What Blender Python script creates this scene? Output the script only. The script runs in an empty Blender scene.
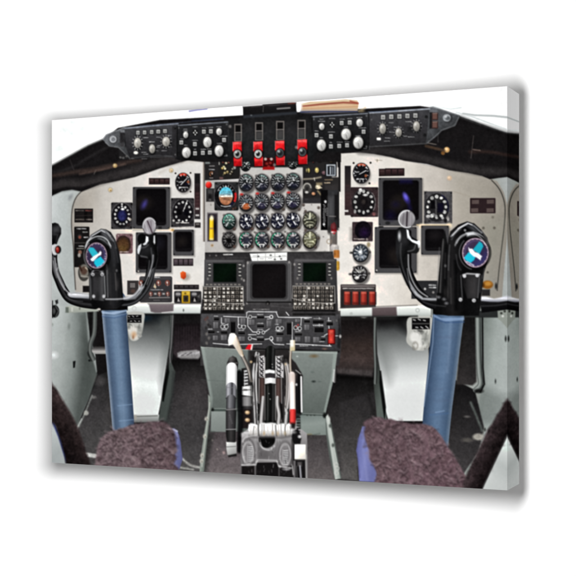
"""A gallery wrapped canvas print of an aircraft cockpit, hung on a white wall.
The printed picture is drawn from shapes at image pixel positions, unskewed and laid on the canvas as coloured mesh pieces."""
import numpy as np, math, random
# ---------------------------------------------------------------- the print's artwork, drawn from shapes
S = 4; OX, OY = 46.0, 80.0
AW, AH = 478*S, 416*S
img = np.full((AH, AW, 3), 255.0, np.float32)
ids = np.zeros((AH, AW), np.int16)
parts = [('windscreen', -1, None)]          # (name, parent index, label)
cur = 0
rng = np.random.default_rng(7); R = random.Random(5)
vx, vy, vk = 0.0, 0.0, 1.0
def V(x0, y0, w):
    global vx, vy, vk
    vx, vy, vk = float(x0), float(y0), w/576.0
def part(name, parent=-1, label=None):
    global cur
    parts.append((name, parent, label)); cur = len(parts)-1
    return cur
def use(i):
    global cur
    cur = i
def tp(p): return np.asarray(p, np.float64)*vk + np.array([vx, vy])
def grid(x0, y0, x1, y1):
    i0 = max(int((x0-OX)*S)-1, 0); j0 = max(int((y0-OY)*S)-1, 0)
    i1 = min(int((x1-OX)*S)+2, AW); j1 = min(int((y1-OY)*S)+2, AH)
    if i1 <= i0 or j1 <= j0: return None
    X, Y = np.meshgrid(OX+(np.arange(i0, i1)+.5)/S, OY+(np.arange(j0, j1)+.5)/S)
    return (slice(j0, j1), slice(i0, i1)), X, Y
def put(sl, d, col, X, Y, a=1.0, s=.5, reg=True, mod=None):
    cov = np.clip(.5-d/max(s, .2), 0, 1)*a
    if mod is not None: cov = cov*mod
    c = col(X, Y) if callable(col) else np.asarray(col, np.float32)
    c3 = cov[..., None].astype(np.float32)
    img[sl] = img[sl]*(1-c3)+c*c3
    if reg: ids[sl][cov > .5] = cur
def crom(P, n=8, closed=True):
    P = np.asarray(P, float); N = len(P); out = []
    rngi = range(N) if closed else range(N-1)
    for i in rngi:
        if closed: a, b, c, d = P[i-1], P[i], P[(i+1) % N], P[(i+2) % N]
        else: a, b, c, d = P[max(i-1, 0)], P[i], P[i+1], P[min(i+2, N-1)]
        for k in range(n):
            t = k/n
            out.append(.5*((2*b)+(-a+c)*t+(2*a-5*b+4*c-d)*t*t+(-a+3*b-3*c+d)*t**3))
    if not closed: out.append(P[-1])
    return np.array(out)
def sd_poly(P, X, Y):
    d = np.full(X.shape, 1e9); ins = np.zeros(X.shape, bool)
    for i in range(len(P)):
        ax, ay = P[i-1]; bx, by = P[i]
        ex, ey = bx-ax, by-ay; L = ex*ex+ey*ey
        if L < 1e-12: continue
        wx, wy = X-ax, Y-ay
        t = np.clip((wx*ex+wy*ey)/L, 0, 1)
        d = np.minimum(d, (wx-ex*t)**2+(wy-ey*t)**2)
        if ay != by:
            c = (ay > Y) != (by > Y)
            ins ^= c & (X < ex*(Y-ay)/(by-ay)+ax)
    d = np.sqrt(d)
    return np.where(ins, -d, d)
def poly(pts, col, a=1, s=.5, reg=True, curve=False, n=6, mod=None):
    P = tp(pts)
    if curve: P = crom(P, n)
    g = grid(P[:, 0].min()-s, P[:, 1].min()-s, P[:, 0].max()+s, P[:, 1].max()+s)
    if g is None: return
    sl, X, Y = g
    put(sl, sd_poly(P, X, Y), col, X, Y, a, s, reg, mod(X, Y) if mod else None)
def rect(x0, y0, x1, y1, col, a=1, s=.5, reg=True, r=0, skew=0.0, mod=None):
    (ax, ay), (bx, by) = tp((x0, y0)), tp((x1, y1)); r *= vk
    g = grid(ax-2-s, ay-2-s-abs(skew)*(bx-ax), bx+2+s, by+2+s+abs(skew)*(bx-ax))
    if g is None: return
    sl, X, Y = g
    Yk = Y-skew*(X-(ax+bx)/2)
    qx = np.abs(X-(ax+bx)/2)-(bx-ax)/2+r; qy = np.abs(Yk-(ay+by)/2)-(by-ay)/2+r
    d = np.hypot(np.maximum(qx, 0), np.maximum(qy, 0))+np.minimum(np.maximum(qx, qy), 0)-r
    put(sl, d, col, X, Y, a, s, reg, mod(X, Y) if mod else None)
def ell(cx, cy, rx, ry, col, a=1, s=.5, reg=True, rot=0.0, ring=None, arc=None):
    c = tp((cx, cy)); rx *= vk; ry *= vk; m = max(rx, ry)+s+1
    g = grid(c[0]-m, c[1]-m, c[0]+m, c[1]+m)
    if g is None: return
    sl, X, Y = g
    dx, dy = X-c[0], Y-c[1]
    if rot:
        ca, sa = math.cos(rot), math.sin(rot); dx, dy = dx*ca+dy*sa, -dx*sa+dy*ca
    q = np.hypot(dx/rx, dy/ry); d = (q-1)*min(rx, ry)
    if ring: d = np.abs(d)-ring*vk/2
    mod = None
    if arc:
        an = np.degrees(np.arctan2(dx, -dy)) % 360     # clock angle
        lo, hi = arc[0] % 360, arc[1] % 360
        mod = ((an >= lo) & (an <= hi) if lo < hi else (an >= lo) | (an <= hi)).astype(np.float32)
    put(sl, d, col, X, Y, a, s, reg, mod)
def line(pts, w, col, a=1, s=.5, reg=True, curve=False, w2=None, closed=False, n=8):
    P = tp(pts)
    if curve: P = crom(P, n, closed)
    if closed: P = np.vstack([P, P[:1]])
    tube_(P, w, w if w2 is None else w2, col, None, a, s, reg)
def tube(pts, w, stops, a=1, s=.5, reg=True, curve=True, w2=None, n=8):
    P = tp(pts)
    if curve: P = crom(P, n, False)
    tube_(P, w, w if w2 is None else w2, None, stops, a, s, reg)
def tube_(P, w, w2, col, stops, a, s, reg):
    w *= vk; w2 *= vk; m = max(w, w2)/2+s
    g = grid(P[:, 0].min()-m, P[:, 1].min()-m, P[:, 0].max()+m, P[:, 1].max()+m)
    if g is None: return
    sl, X, Y = g
    best = np.full(X.shape, 1e9); off = np.zeros(X.shape); par = np.zeros(X.shape)
    L = np.hypot(*(P[1:]-P[:-1]).T); cum = np.concatenate([[0], np.cumsum(L)]); tot = max(cum[-1], 1e-9)
    for i in range(len(P)-1):
        ax, ay = P[i]; ex, ey = P[i+1]-P[i]
        if L[i] < 1e-9: continue
        wx, wy = X-ax, Y-ay
        t = np.clip((wx*ex+wy*ey)/L[i]**2, 0, 1)
        d = np.hypot(wx-ex*t, wy-ey*t); k = d < best
        best[k] = d[k]
        off[k] = ((wx*ey-wy*ex)/L[i])[k]; par[k] = ((cum[i]+t*L[i])/tot)[k]
    hw = (w+(w2-w)*par)/2
    if stops is not None:
        T = np.clip(off/np.maximum(hw, 1e-6)*.5+.5, 0, 1); rgb = ramp(T, stops)
        col = lambda X, Y: rgb
    put(sl, best-hw, col, X, Y, a, s, reg)
def ramp(T, stops):
    if not hasattr(stops[0][1], '__len__'):
        stops = [(i/(len(stops)-1), c) for i, c in enumerate(stops)]
    xs = [q[0] for q in stops]
    return np.stack([np.interp(T, xs, [q[1][k] for q in stops]) for k in range(3)], -1).astype(np.float32)
def lin(p0, p1, *stops):
    a, b = tp(p0), tp(p1); e = b-a; L = e@e
    return lambda X, Y: ramp(np.clip(((X-a[0])*e[0]+(Y-a[1])*e[1])/L, 0, 1), list(stops))
def rad(c, r, *stops):
    c = tp(c); r = r*vk
    return lambda X, Y: ramp(np.clip(np.hypot(X-c[0], Y-c[1])/r, 0, 1), list(stops))
def box1(a, n, ax):
    if n < 1: return a
    pad = [(0, 0)]*a.ndim; pad[ax] = (n+1, n)
    c = np.cumsum(np.pad(a, pad, mode='edge'), axis=ax, dtype=np.float64)
    m = a.shape[ax]; w = 2*n+1
    hi = np.take(c, range(w, w+m), ax); lo = np.take(c, range(0, m), ax)
    return ((hi-lo)/w).astype(np.float32)
def blur(a, sig):
    if sig <= .3: return a
    w = math.sqrt(4*sig*sig+1); n = int((w-1)/2); 
    f = min(max((w-1)/2-n, 0), 1)
    for _ in range(3):
        for ax in (0, 1):
            b = box1(a, n, ax)
            a = b*(1-f)+box1(a, n+1, ax)*f if f > .05 else b
    return a
def noise(shape, sig):
    q = rng.standard_normal(shape).astype(np.float32)
    q = blur(q, sig) if not isinstance(sig, tuple) else blur2(q, *sig)
    return q/max(q.std(), 1e-6)
def blur2(a, sx, sy):
    for ax, sg in ((0, sy), (1, sx)):
        n = max(int(sg), 0)
        for _ in range(3): a = box1(a, n, ax)
    return a
# ---------------------------------------------------------------- windscreen, walls, legroom
BASE = 0
V(40, 80, 120)
for x, y, r in ((155, 203, 7), (150, 255, 9), (205, 235, 10), (120, 240, 12), (240, 260, 8), (95, 330, 16)):
    ell(x, y, r*1.6, r, (240, 247, 245), .3, 3, False)
V(140, 90, 100); line([(285, 122), (330, 114), (385, 108)], 8, (120, 120, 190), .75, 1)
V(430, 80, 100)
line([(0, 150), (120, 168), (180, 160)], 5, (225, 230, 230), .8, 1.4)
line([(190, 193), (260, 203), (370, 207), (470, 218)], 8, (196, 203, 203), .9, 1.2)
line([(150, 186), (250, 215), (440, 285)], 7, (208, 213, 213), .6, 2)

# dark space under the instrument panel, and the floor
FL = part('floor', -1, 'dark grey carpeted cockpit floor')
V(40, 300, 160)
poly([(100, 20), (1560, 20), (1680, 300), (1680, 900), (40, 900), (40, 500), (150, 400)], (27, 25, 26), s=1)
# side walls of the cabin
WL = part('side_wall', -1, 'pale grey-green cabin side wall at the left')
V(40, 170, 80)
poly([(60, 150), (300, 130), (330, 600), (338, 1020), (360, 1200), (398, 1330), (410, 1450), (345, 1656), (270, 1830), (60, 2100)], lin((80, 300), (300, 330), (214, 219, 218), (186, 192, 190)), s=1)
rect(70, 200, 140, 340, lin((80, 0), (150, 0), (236, 240, 240), (205, 211, 210)), .7, 6)
V(45, 270, 100)
poly([(30, 200), (120, 210), (236, 240), (246, 400), (276, 520), (300, 600), (250, 750), (190, 886), (30, 1000)], lin((60, 300), (262, 330), (204, 210, 208), (184, 190, 187), (150, 157, 154), (92, 98, 95)), s=2)
poly([(170, 232), (246, 236), (286, 560), (240, 740), (215, 600)], (70, 76, 73), .5, 12, False)
poly([(120, 250), (200, 250), (190, 420), (130, 420)], (150, 158, 155), .35, 8, False)
WR = part('side_wall', -1, 'pale grey-green cabin side wall at the right')
V(440, 160, 80)
poly([(300, 125), (620, 120), (620, 2500), (-80, 2500), (-60, 1000), (380, 1000)], lin((380, 300), (490, 300), (172, 177, 172), (192, 197, 196)), s=1)
V(390, 270, 140)
poly([(370, 170), (480, 150), (600, 150), (600, 900), (300, 900), (375, 500)], lin((370, 300), (490, 320), (128, 136, 131), (176, 184, 180), (190, 197, 194)), s=1)
poly([(385, 160), (440, 160), (480, 190), (440, 190)], (60, 66, 62), .5, 5, False)
poly([(375, 480), (480, 520), (470, 640), (330, 640)], (70, 76, 73), .35, 12, False)

use(FL)
V(40, 360, 100)
poly([(335, 90), (400, 60), (430, 400), (500, 700), (250, 700), (215, 390), (250, 310)], lin((350, 60), (320, 500), (38, 37, 38), (66, 64, 65), (80, 78, 78)), s=1)
ell(345, 120, 30, 25, (120, 116, 115), .4, 6, False)
line([(300, 205), (262, 300), (222, 385)], 8, (150, 155, 150), .8, 1.5, False)
ell(266, 305, 14, 14, (196, 196, 188), .8, 1.5, False); ell(310, 215, 12, 8, (150, 148, 145), .7, 2, False)
line([(240, 340), (215, 385), (212, 410)], 9, (206, 210, 206), .8, 1.2, False)
line([(265, 545), (340, 556)], 24, (214, 214, 210), .95, 1.5, False)
V(120, 320, 100)
poly([(290, 230), (480, 235), (530, 640), (540, 1000), (200, 1000), (250, 560)], lin((400, 210), (390, 860), (16, 15, 15), (42, 40, 41), (62, 60, 61), (70, 68, 69), (86, 84, 84)), s=2)
line([(360, 800), (410, 838), (500, 856)], 10, (216, 216, 210), .9, 2, False, curve=True); line([(350, 850), (420, 862)], 9, (196, 196, 190), .8, 2, False); line([(370, 820), (440, 846)], 5, (120, 116, 114), .8, 2, False)
ell(440, 420, 90, 110, (98, 92, 93), .4, 30, False)
V(320, 310, 100)
poly([(95, 380), (330, 390), (390, 640), (390, 900), (40, 900), (40, 560)], lin((180, 380), (160, 800), (19, 18, 18), (46, 44, 44), (70, 68, 68)), s=2)
V(340, 390, 120)
poly([(0, 60), (180, 0), (140, 160), (80, 280), (90, 440), (0, 430)], lin((60, 0), (40, 400), (42, 40, 41), (62, 60, 60), (92, 89, 88)), s=3)
V(430, 390, 120)
poly([(100, -60), (215, 0), (262, 190), (230, 300), (150, 420), (60, 240)], lin((160, 0), (160, 400), (28, 27, 28), (52, 50, 51), (72, 69, 70)), s=1.5)
ell(178, 128, 14, 5, (150, 146, 142), .6, 1.5, False)
ell(232, 225, 26, 16, (186, 182, 172), .9, 2, False); ell(180, 240, 26, 10, (110, 106, 100), .7, 2, False)
line([(195, 60), (225, 130), (250, 195)], 10, (96, 103, 99), .9, 2, False)
line([(262, 180), (245, 240)], 4, (190, 190, 180), .6, 1.5, False)

# left and right legroom: fairings, rods, pedals
def fairing(side):
    part('fairing', -1, 'glossy white leg fairing under the %s panel' % side)
V(120, 320, 100)
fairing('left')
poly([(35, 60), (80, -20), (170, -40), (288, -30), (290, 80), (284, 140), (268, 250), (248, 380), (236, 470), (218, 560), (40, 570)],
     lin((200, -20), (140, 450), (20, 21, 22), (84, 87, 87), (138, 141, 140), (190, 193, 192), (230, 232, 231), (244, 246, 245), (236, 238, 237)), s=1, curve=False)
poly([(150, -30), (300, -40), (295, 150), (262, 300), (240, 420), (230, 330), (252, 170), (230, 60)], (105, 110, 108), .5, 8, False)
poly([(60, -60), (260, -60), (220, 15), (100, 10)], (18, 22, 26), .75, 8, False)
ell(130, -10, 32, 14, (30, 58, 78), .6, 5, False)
rect(70, 545, 228, 590, lin((0, 545), (0, 590), (205, 207, 205), (120, 122, 120)), s=1.5)
line([(85, 556), (215, 552)], 6, (110, 112, 108), .9, 1, False); rect(80, 548, 96, 574, (170, 168, 160), s=1)
part('fairing_rim', cur)
poly([(292, -30), (306, -30), (304, 150), (298, 250), (318, 300), (300, 430), (268, 580), (222, 580), (236, 470), (262, 380), (282, 250), (288, 90)], lin((250, 0), (310, 20), (118, 126, 121), (74, 80, 77)), s=1)
poly([(278, 255), (284, 300), (252, 470), (243, 468), (250, 380)], (12, 14, 13), .9, 1.2, False)
line([(310, 300), (300, 440), (275, 580)], 14, (52, 55, 54), .9, 3, False)
PD = part('rudder_pedal', -1, 'dark rudder pedal in the left footwell')
poly([(310, 20), (465, 20), (465, 175), (430, 210), (330, 220), (305, 190)], lin((390, 20), (390, 200), (24, 20, 22), (40, 34, 37), (58, 51, 54)), s=2)
for k in range(9): line([(322+k*15, 40), (322+k*15, 165)], 3, (66, 57, 61), .35, 1.5, False)
poly([(330, 190), (350, 180), (440, 172), (462, 180), (466, 205), (450, 228), (350, 226), (332, 212)], (150, 148, 148), .95, 1.6)
for k in range(7): line([(340+k*16, 205-k*1.5), (366+k*15, 196-k*2)], 6, R.choice([(206, 204, 204), (90, 86, 88), (190, 188, 190)]), .9, 1.2, False)
line([(330, 228), (470, 232)], 12, (16, 14, 15), .9, 3, False)
part('rod', PD)
tube([(306, -30), (298, 130), (290, 200), (291, 240)], 15, [(40, 40, 41), (128, 128, 128), (70, 70, 70), (26, 26, 26)])

V(320, 310, 100)
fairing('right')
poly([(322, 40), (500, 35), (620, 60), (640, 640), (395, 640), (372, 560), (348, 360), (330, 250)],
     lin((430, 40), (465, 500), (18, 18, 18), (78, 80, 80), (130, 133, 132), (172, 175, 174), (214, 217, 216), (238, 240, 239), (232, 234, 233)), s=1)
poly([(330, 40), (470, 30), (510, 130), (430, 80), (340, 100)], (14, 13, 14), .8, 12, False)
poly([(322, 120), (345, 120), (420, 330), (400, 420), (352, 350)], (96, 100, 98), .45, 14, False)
part('fairing_rim', cur)
poly([(326, 240), (336, 300), (372, 520), (386, 640), (330, 640), (320, 540), (306, 400), (322, 390)], lin((310, 400), (380, 420), (54, 58, 55), (96, 104, 99)), s=1)
poly([(344, 350), (352, 350), (380, 560), (372, 640), (360, 560), (342, 420)], (10, 11, 11), .9, 1.2, False)
line([(255, 400), (300, 560), (312, 640)], 14, (34, 33, 33), .8, 4, False)
PD = part('rudder_pedal', -1, 'dark brown rudder pedal in the right footwell')
poly([(122, 40), (318, 40), (318, 300), (300, 380), (105, 365), (95, 330)], lin((210, 40), (210, 380), (22, 20, 20), (34, 29, 29), (58, 48, 45), (66, 56, 54), (46, 42, 42)), s=2)
poly([(95, 335), (300, 350), (300, 385), (95, 362)], (92, 86, 86), .55, 3, False)
line([(100, 384), (300, 396)], 16, (12, 11, 11), .9, 4, False)
part('rod', PD)
tube([(318, 40), (316, 200), (320, 320), (318, 420)], 18, [(52, 54, 54), (128, 134, 130), (84, 88, 86), (24, 24, 24)])
part('rod', PD); tube([(86, 330), (84, 412)], 16, [(200, 198, 196), (110, 108, 108), (44, 42, 42)], curve=False)
V(390, 270, 140)
part('rudder_pedal', -1, 'black rudder pedal in the far right footwell')
poly([(300, 190), (352, 190), (356, 460), (340, 475), (272, 470), (285, 330)], lin((300, 190), (310, 470), (26, 25, 25), (40, 38, 38), (56, 53, 53)), s=2)
part('rod', cur); tube([(362, 190), (364, 340), (368, 420), (372, 470), (352, 494)], 22, [(88, 94, 91), (172, 178, 174), (120, 127, 123), (40, 43, 42)])
line([(380, 190), (382, 400), (388, 470), (372, 502)], 7, (8, 8, 8), .9, 1.2, False)
V(45, 270, 100)
part('rod', PD)
line([(262, 250), (262, 440), (250, 480), (270, 520)], 8, (14, 14, 14), .9, 2, False, curve=True)
tube([(288, 245), (284, 360), (264, 420), (262, 470), (278, 512)], 26, [(50, 54, 52), (124, 128, 125), (92, 97, 95), (60, 62, 61)])
part('rod', PD); tube([(292, 462), (350, 462)], 44, [(150, 150, 148), (190, 188, 186), (104, 102, 102), (50, 48, 48)], curve=False)

# small details on the side walls
use(WL); V(45, 270, 100)
poly([(162, 530), (176, 526), (172, 560), (164, 562)], (24, 26, 25), .95, 1)
ell(50, 490, 22, 18, (246, 248, 248), .9, 4, False); ell(40, 315, 8, 8, (150, 156, 150), .7, 2, False)
ell(138, 325, 7, 14, (120, 126, 122), .7, 2, False)
V(40, 360, 100)
poly([(190, 8), (203, 4), (200, 44), (191, 46)], (28, 30, 30), .95, 1)
ell(236, 265, 6, 8, (90, 96, 92), .8, 1.5); ell(285, 3, 7, 6, (20, 22, 22), .9, 1)
use(WR); V(390, 270, 140)
for x, y, r in ((434, 458, 5), (520, 446, 5), (476, 283, 7)): ell(x, y, r*.6, r*1.7, (52, 56, 54), .9, 1)
V(430, 390, 120); ell(232, 5, 22, 10, (22, 22, 22), .9, 2); ell(264, 190, 5, 9, (60, 62, 60), .8, 1)
V(40, 170, 80); ell(220, 195, 12, 22, (150, 154, 156), .8, 2.5, False, rot=.5)
use(WL); poly([(82, 130), (170, 140), (235, 132), (300, 150), (250, 145), (150, 160), (90, 185)], (120, 124, 122), .5, 3, False)
# ---------------------------------------------------------------- instrument panels
def screw(x, y, r, col=(30, 28, 28)):
    ell(x, y, r*1.25, r*1.25, (200, 192, 180), .6, .6, False); ell(x, y, r, r, col, .95, .6, False)
def dashes(x0, y0, x1, y1, n, col=(205, 205, 205), w=5, a=.8, seed=0, skew=0.0):
    q = random.Random(seed+int(x0*7+y0))
    for k in range(n):
        xa = x0+(x1-x0)*k/n; xb = x0+(x1-x0)*(k+.72)/n
        y = y0+(y1-y0)*q.random()*.4+skew*(xa-x0)
        f = .7+.5*q.random(); c = tuple(min(255, v*f) for v in col)
        line([(xa, y), (xb, y+skew*(xb-xa))], w*(.8+.5*q.random()), c, a, .6, False)

IPL = part('instrument_panel', -1, 'cream instrument panel in front of the left yoke')
V(40, 170, 80)
poly([(300, 150), (340, 130), (700, 20), (1190, -120), (1190, 1010), (260, 1010), (246, 700), (240, 560), (232, 480), (226, 400), (228, 310), (238, 250), (260, 195)],
     lin((235, 420), (1150, 420), (186, 181, 173), (210, 205, 198), (222, 217, 210), (235, 231, 226), (229, 226, 221), (224, 221, 217)), s=.7)
poly([(300, 150), (420, 110), (400, 330), (300, 420), (235, 380), (245, 240)], (176, 166, 152), .35, 14, False)
line([(300, 152), (262, 195), (239, 250), (229, 310), (227, 400), (233, 480), (241, 560), (246, 700), (256, 860)], 7, (70, 66, 62), .9, 1, False, curve=True)
V(105, 215, 80)
ell(170, 380, 70, 110, (248, 246, 242), .6, 25, False); ell(160, 110, 60, 14, (255, 246, 226), .7, 6, False)
V(130, 260, 80)
rect(305, 60, 530, 200, (240, 235, 228), .6, 10, False); ell(430, 205, 90, 20, (205, 196, 186), .4, 8, False)
V(160, 150, 80)
line([(0, 165), (140, 92), (300, 78)], 14, (168, 158, 146), .4, 4, False, curve=True)
part('panel_edge', IPL)
rect(306, 75, 327, 660, lin((306, 0), (327, 0), (225, 218, 208), (120, 112, 106), (46, 42, 42)), s=.7, reg=True)

IPC = part('instrument_panel', -1, 'central panel packed with engine gauges')
V(200, 140, 70)
rect(40, 150, 1160, 965, lin((40, 0), (1160, 0), (190, 186, 182), (201, 198, 194), (206, 202, 197)), s=.7)
rect(40, 150, 1160, 225, (34, 32, 33), s=1.5); rect(40, 150, 330, 330, (36, 34, 34), s=1.5)
for x, y, r in ((445, 395, 40), (700, 400, 40), (940, 400, 30), (1010, 330, 30), (420, 560, 22)): ell(x, y, r, r*.7, (140, 136, 132), .35, 8, False)
IPR = part('instrument_panel', -1, 'cream instrument panel in front of the right yoke')
V(325, 150, 80)
poly([(105, 24), (250, 16), (350, 28), (470, 48), (576, 76), (1010, 160), (1150, 190), (1240, 225), (1285, 300), (1315, 400), (1320, 500), (1310, 640), (1290, 860), (1270, 1120), (20, 1160), (20, 560), (105, 300)],
     lin((110, 420), (1310, 420), (226, 222, 215), (235, 230, 223), (224, 218, 209), (204, 197, 188), (184, 178, 169), (160, 154, 145)), s=.7)
V(325, 225, 80)
rect(40, 0, 480, 620, (244, 239, 232), .5, 20, False)
V(450, 160, 80)
poly([(0, 75), (130, 95), (230, 115), (300, 150), (360, 230), (395, 330), (392, 460), (370, 620), (250, 620), (150, 520), (60, 560), (0, 560)], (172, 165, 150), .35, 16, False)
line([(300, 146), (345, 195), (375, 250), (394, 320), (396, 400), (388, 500), (376, 600), (352, 800), (340, 940)], 7, (58, 58, 54), .95, 1, False, curve=True)
V(440, 220, 80)
poly([(300, 0), (470, 0), (420, 330), (395, 560), (290, 560), (340, 300)], (150, 150, 138), .45, 14, False)
for x, y in ((313, 57), (391, 57), (343, 377), (240, 30)): ell(x, y, 8, 8, (70, 68, 62), .7, 1.2, False)
ell(360, 200, 5, 5, (120, 118, 110), .6, 1, False)
use(IPR)
V(450, 160, 80); line([(20, 225), (140, 262)], 4, (170, 160, 146), .6, 1, False)
for x, y in ((308, 412), (240, 492), (320, 490)): ell(x, y, 9, 9, (112, 106, 96), .7, 1.5, False)
V(325, 150, 80)
line([(85, 30), (92, 300)], 6, (238, 232, 226), .9, .8, False); rect(97, 20, 112, 300, (22, 20, 21), .95, .8, False); rect(68, 300, 102, 560, (14, 13, 14), .95, .8, False)

# ---- kinds of instruments ------------------------------------------------
def gauge(par, cx, cy, rx, ry, needles=((45, .7, 7),), face=(30, 29, 33), tint=None, ticks=11, t0=-130, t1=130, tc=(222, 222, 222), arcs=(), bezel=(50, 48, 50), low=None, label=None, shadow=True, sq=None):
    g = part('gauge', par, label)
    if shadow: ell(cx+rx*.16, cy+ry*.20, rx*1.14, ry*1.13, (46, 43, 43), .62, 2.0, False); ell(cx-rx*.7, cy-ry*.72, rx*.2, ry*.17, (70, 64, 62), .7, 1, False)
    if sq: rect(cx-sq[0], cy-sq[1], cx+sq[0], cy+sq[1], sq[2], r=sq[0]*.18, s=.7)
    ell(cx, cy, rx, ry, bezel, s=.7)
    ell(cx, cy, rx*.97, ry*.97, (128, 124, 124), .7, .7, False, ring=rx*.10, arc=(285, 40))
    ell(cx, cy, rx*.97, ry*.97, (14, 13, 14), .7, .7, False, ring=rx*.10, arc=(90, 230))
    ell(cx, cy, rx*.84, ry*.84, face, s=.6)
    if low: ell(cx, cy+ry*.42, rx*.55, ry*.36, low, .8, 1.2, False)
    for (a0, a1, col) in arcs: ell(cx, cy, rx*.78, ry*.78, col, .9, .6, False, ring=rx*.17, arc=(a0, a1))
    for k in range(ticks):
        an = math.radians(t0+(t1-t0)*k/max(ticks-1, 1)); sx, cyy = math.sin(an), -math.cos(an)
        f = .55+.45*R.random()
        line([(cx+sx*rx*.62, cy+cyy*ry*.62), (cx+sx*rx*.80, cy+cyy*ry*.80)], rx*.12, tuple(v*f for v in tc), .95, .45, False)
        if k % 2 == 0:
            ell(cx+sx*rx*.50, cy+cyy*ry*.50, rx*R.uniform(.07, .12), ry*R.uniform(.06, .1), tuple(v*f for v in tc), .75, .45, False)
    for k in range(16):
        an = R.uniform(0, 6.283); q = R.uniform(.22, .72); v = R.choice([70, 96, 130, 160, 190, 210]); L = rx*R.uniform(.06, .2)
        x, y = cx+math.sin(an)*rx*q, cy-math.cos(an)*ry*q; line([(x-L, y), (x+L, y+R.uniform(-.5, .5)*L)], rx*R.uniform(.07, .13), (v, v, v*.98), R.uniform(.35, .7), .5, False)
    for (an, ln, w) in needles:
        an = math.radians(an); sx, cyy = math.sin(an), -math.cos(an)
        line([(cx-sx*rx*.2, cy-cyy*ry*.2), (cx+sx*rx*ln, cy+cyy*ry*ln)], w, (240, 240, 240), .95, .5, False, w2=w*.7)
    ell(cx, cy, rx*.12, ry*.12, (16, 16, 16), .8, .5, False)
    if tint: ell(cx, cy, rx*.8, ry*.8, tint[0], tint[1], 1, False)
    return g
def display(par, x0, y0, x1, y1, fr, frame=(78, 77, 79), glass=(17, 15, 17), r=18, skew=0.0, label=None):
    d = part('display_screen', par, label)
    rect(x0+4, y0+6, x1+7, y1+8, (70, 66, 64), .5, 2.5, False, skew=skew)
    rect(x0, y0, x1, y1, lin((x0, y0), (x1, y1), tuple(v*1.08 for v in frame), frame, tuple(v*.86 for v in frame)), r=8, s=.7, skew=skew)
    rect(x0+3, y0+3, x1-3, y1-3, (52, 51, 53), .6, .7, False, r=8, skew=skew)
    rect(x0+6, y0+6, x1-4, y1-4, frame, .95, .7, False, r=8, skew=skew)
    l, t, rr_, b = fr
    part('glass', d) if par < 0 else None
    rect(x0+l-4, y0+t-4, x1-rr_+4, y1-b+4, tuple(v*.62 for v in frame), .8, .8, False, r=r, skew=skew)
    rect(x0+l, y0+t, x1-rr_, y1-b, glass, s=.7, r=r, skew=skew)
    for sx, sy in ((x0+9, y0+9), (x1-9, y0+9), (x0+9, y1-9), (x1-9, y1-9)): ell(sx, sy, 5, 5, (30, 29, 30), .8, .5, False)
    if R.random() < .8:
        gx, gy = x0+l+(x1-rr_-x0-l)*R.uniform(.2, .8), y0+t+(y1-b-y0-t)*R.uniform(.2, .8)
        ell(gx, gy, (x1-x0)*.22, (y1-y0)*.16, R.choice([(46, 42, 44), (40, 40, 50), (50, 44, 40)]), .45, 6, False, rot=R.uniform(-.6, .6))
        line([(x0+l+8, y1-b-12), (x1-rr_-10, y1-b-14)], 5, (50, 48, 50), .5, 3, False)
    use(d)
    return d
def annun(par, x0, y0, x1, y1, n, skew=0.0, col=(64, 48, 48), hi=None):
    a = part('annunciator_lights', par)
    rect(x0, y0, x1, y1, (34, 28, 29), r=3, s=.7, skew=skew)
    w = (x1-x0)/n
    for k in range(n):
        c = hi.get(k, col) if hi else col
        rect(x0+k*w+4, y0+5, x0+(k+1)*w-3, y1-6, lin((0, y0), (0, y1), tuple(v*1.2 for v in c), c, tuple(v*.75 for v in c)), .95, .8, False, skew=skew)
        line([(x0+k*w+10, y0+(y1-y0)*.35), (x0+(k+1)*w-10, y0+(y1-y0)*.35)], 3, (126, 104, 104), .5, .7, False)
    return a
def blocks_ring(cx, cy, rx, ry, n, w, a0=0, col=(236, 236, 232)):
    for k in range(n):
        an = math.radians(a0+360*k/n); x, y = cx+math.sin(an)*rx, cy-math.cos(an)*ry
        f = .75+.25*R.random()
        ell(x, y, w*(.8+.4*R.random()), w*(.8+.4*R.random()), tuple(v*f for v in col), .95, .7, False)
def knob(par, cx, cy, rx, ry, col=(205, 203, 200), name='knob', dark=(96, 94, 92), streak=True):
    k = part(name, par)
    ell(cx+rx*.2, cy+ry*.25, rx*1.18, ry*1.12, (10, 10, 10), .65, 1.6, False)
    ell(cx, cy, rx*1.04, ry*1.04, dark, s=.6)
    ell(cx, cy, rx*.9, ry*.92, lin((cx-rx, cy-ry), (cx+rx, cy+ry), tuple(min(255, v*1.18) for v in col), col, tuple(v*.62 for v in col)), s=.8)
    if streak:
        ell(cx-rx*.25, cy-ry*.3, rx*.35, ry*.3, (252, 252, 250), .7, 1.4, False)
        ell(cx+rx*.15, cy+ry*.2, rx*.42, ry*.42, tuple(v*.8 for v in col), .6, 1, False, ring=rx*.14)
        line([(cx, cy+ry*.1), (cx+rx*.2, cy+ry*.75)], rx*.14, dark, .7, .7, False)
    return k

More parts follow.
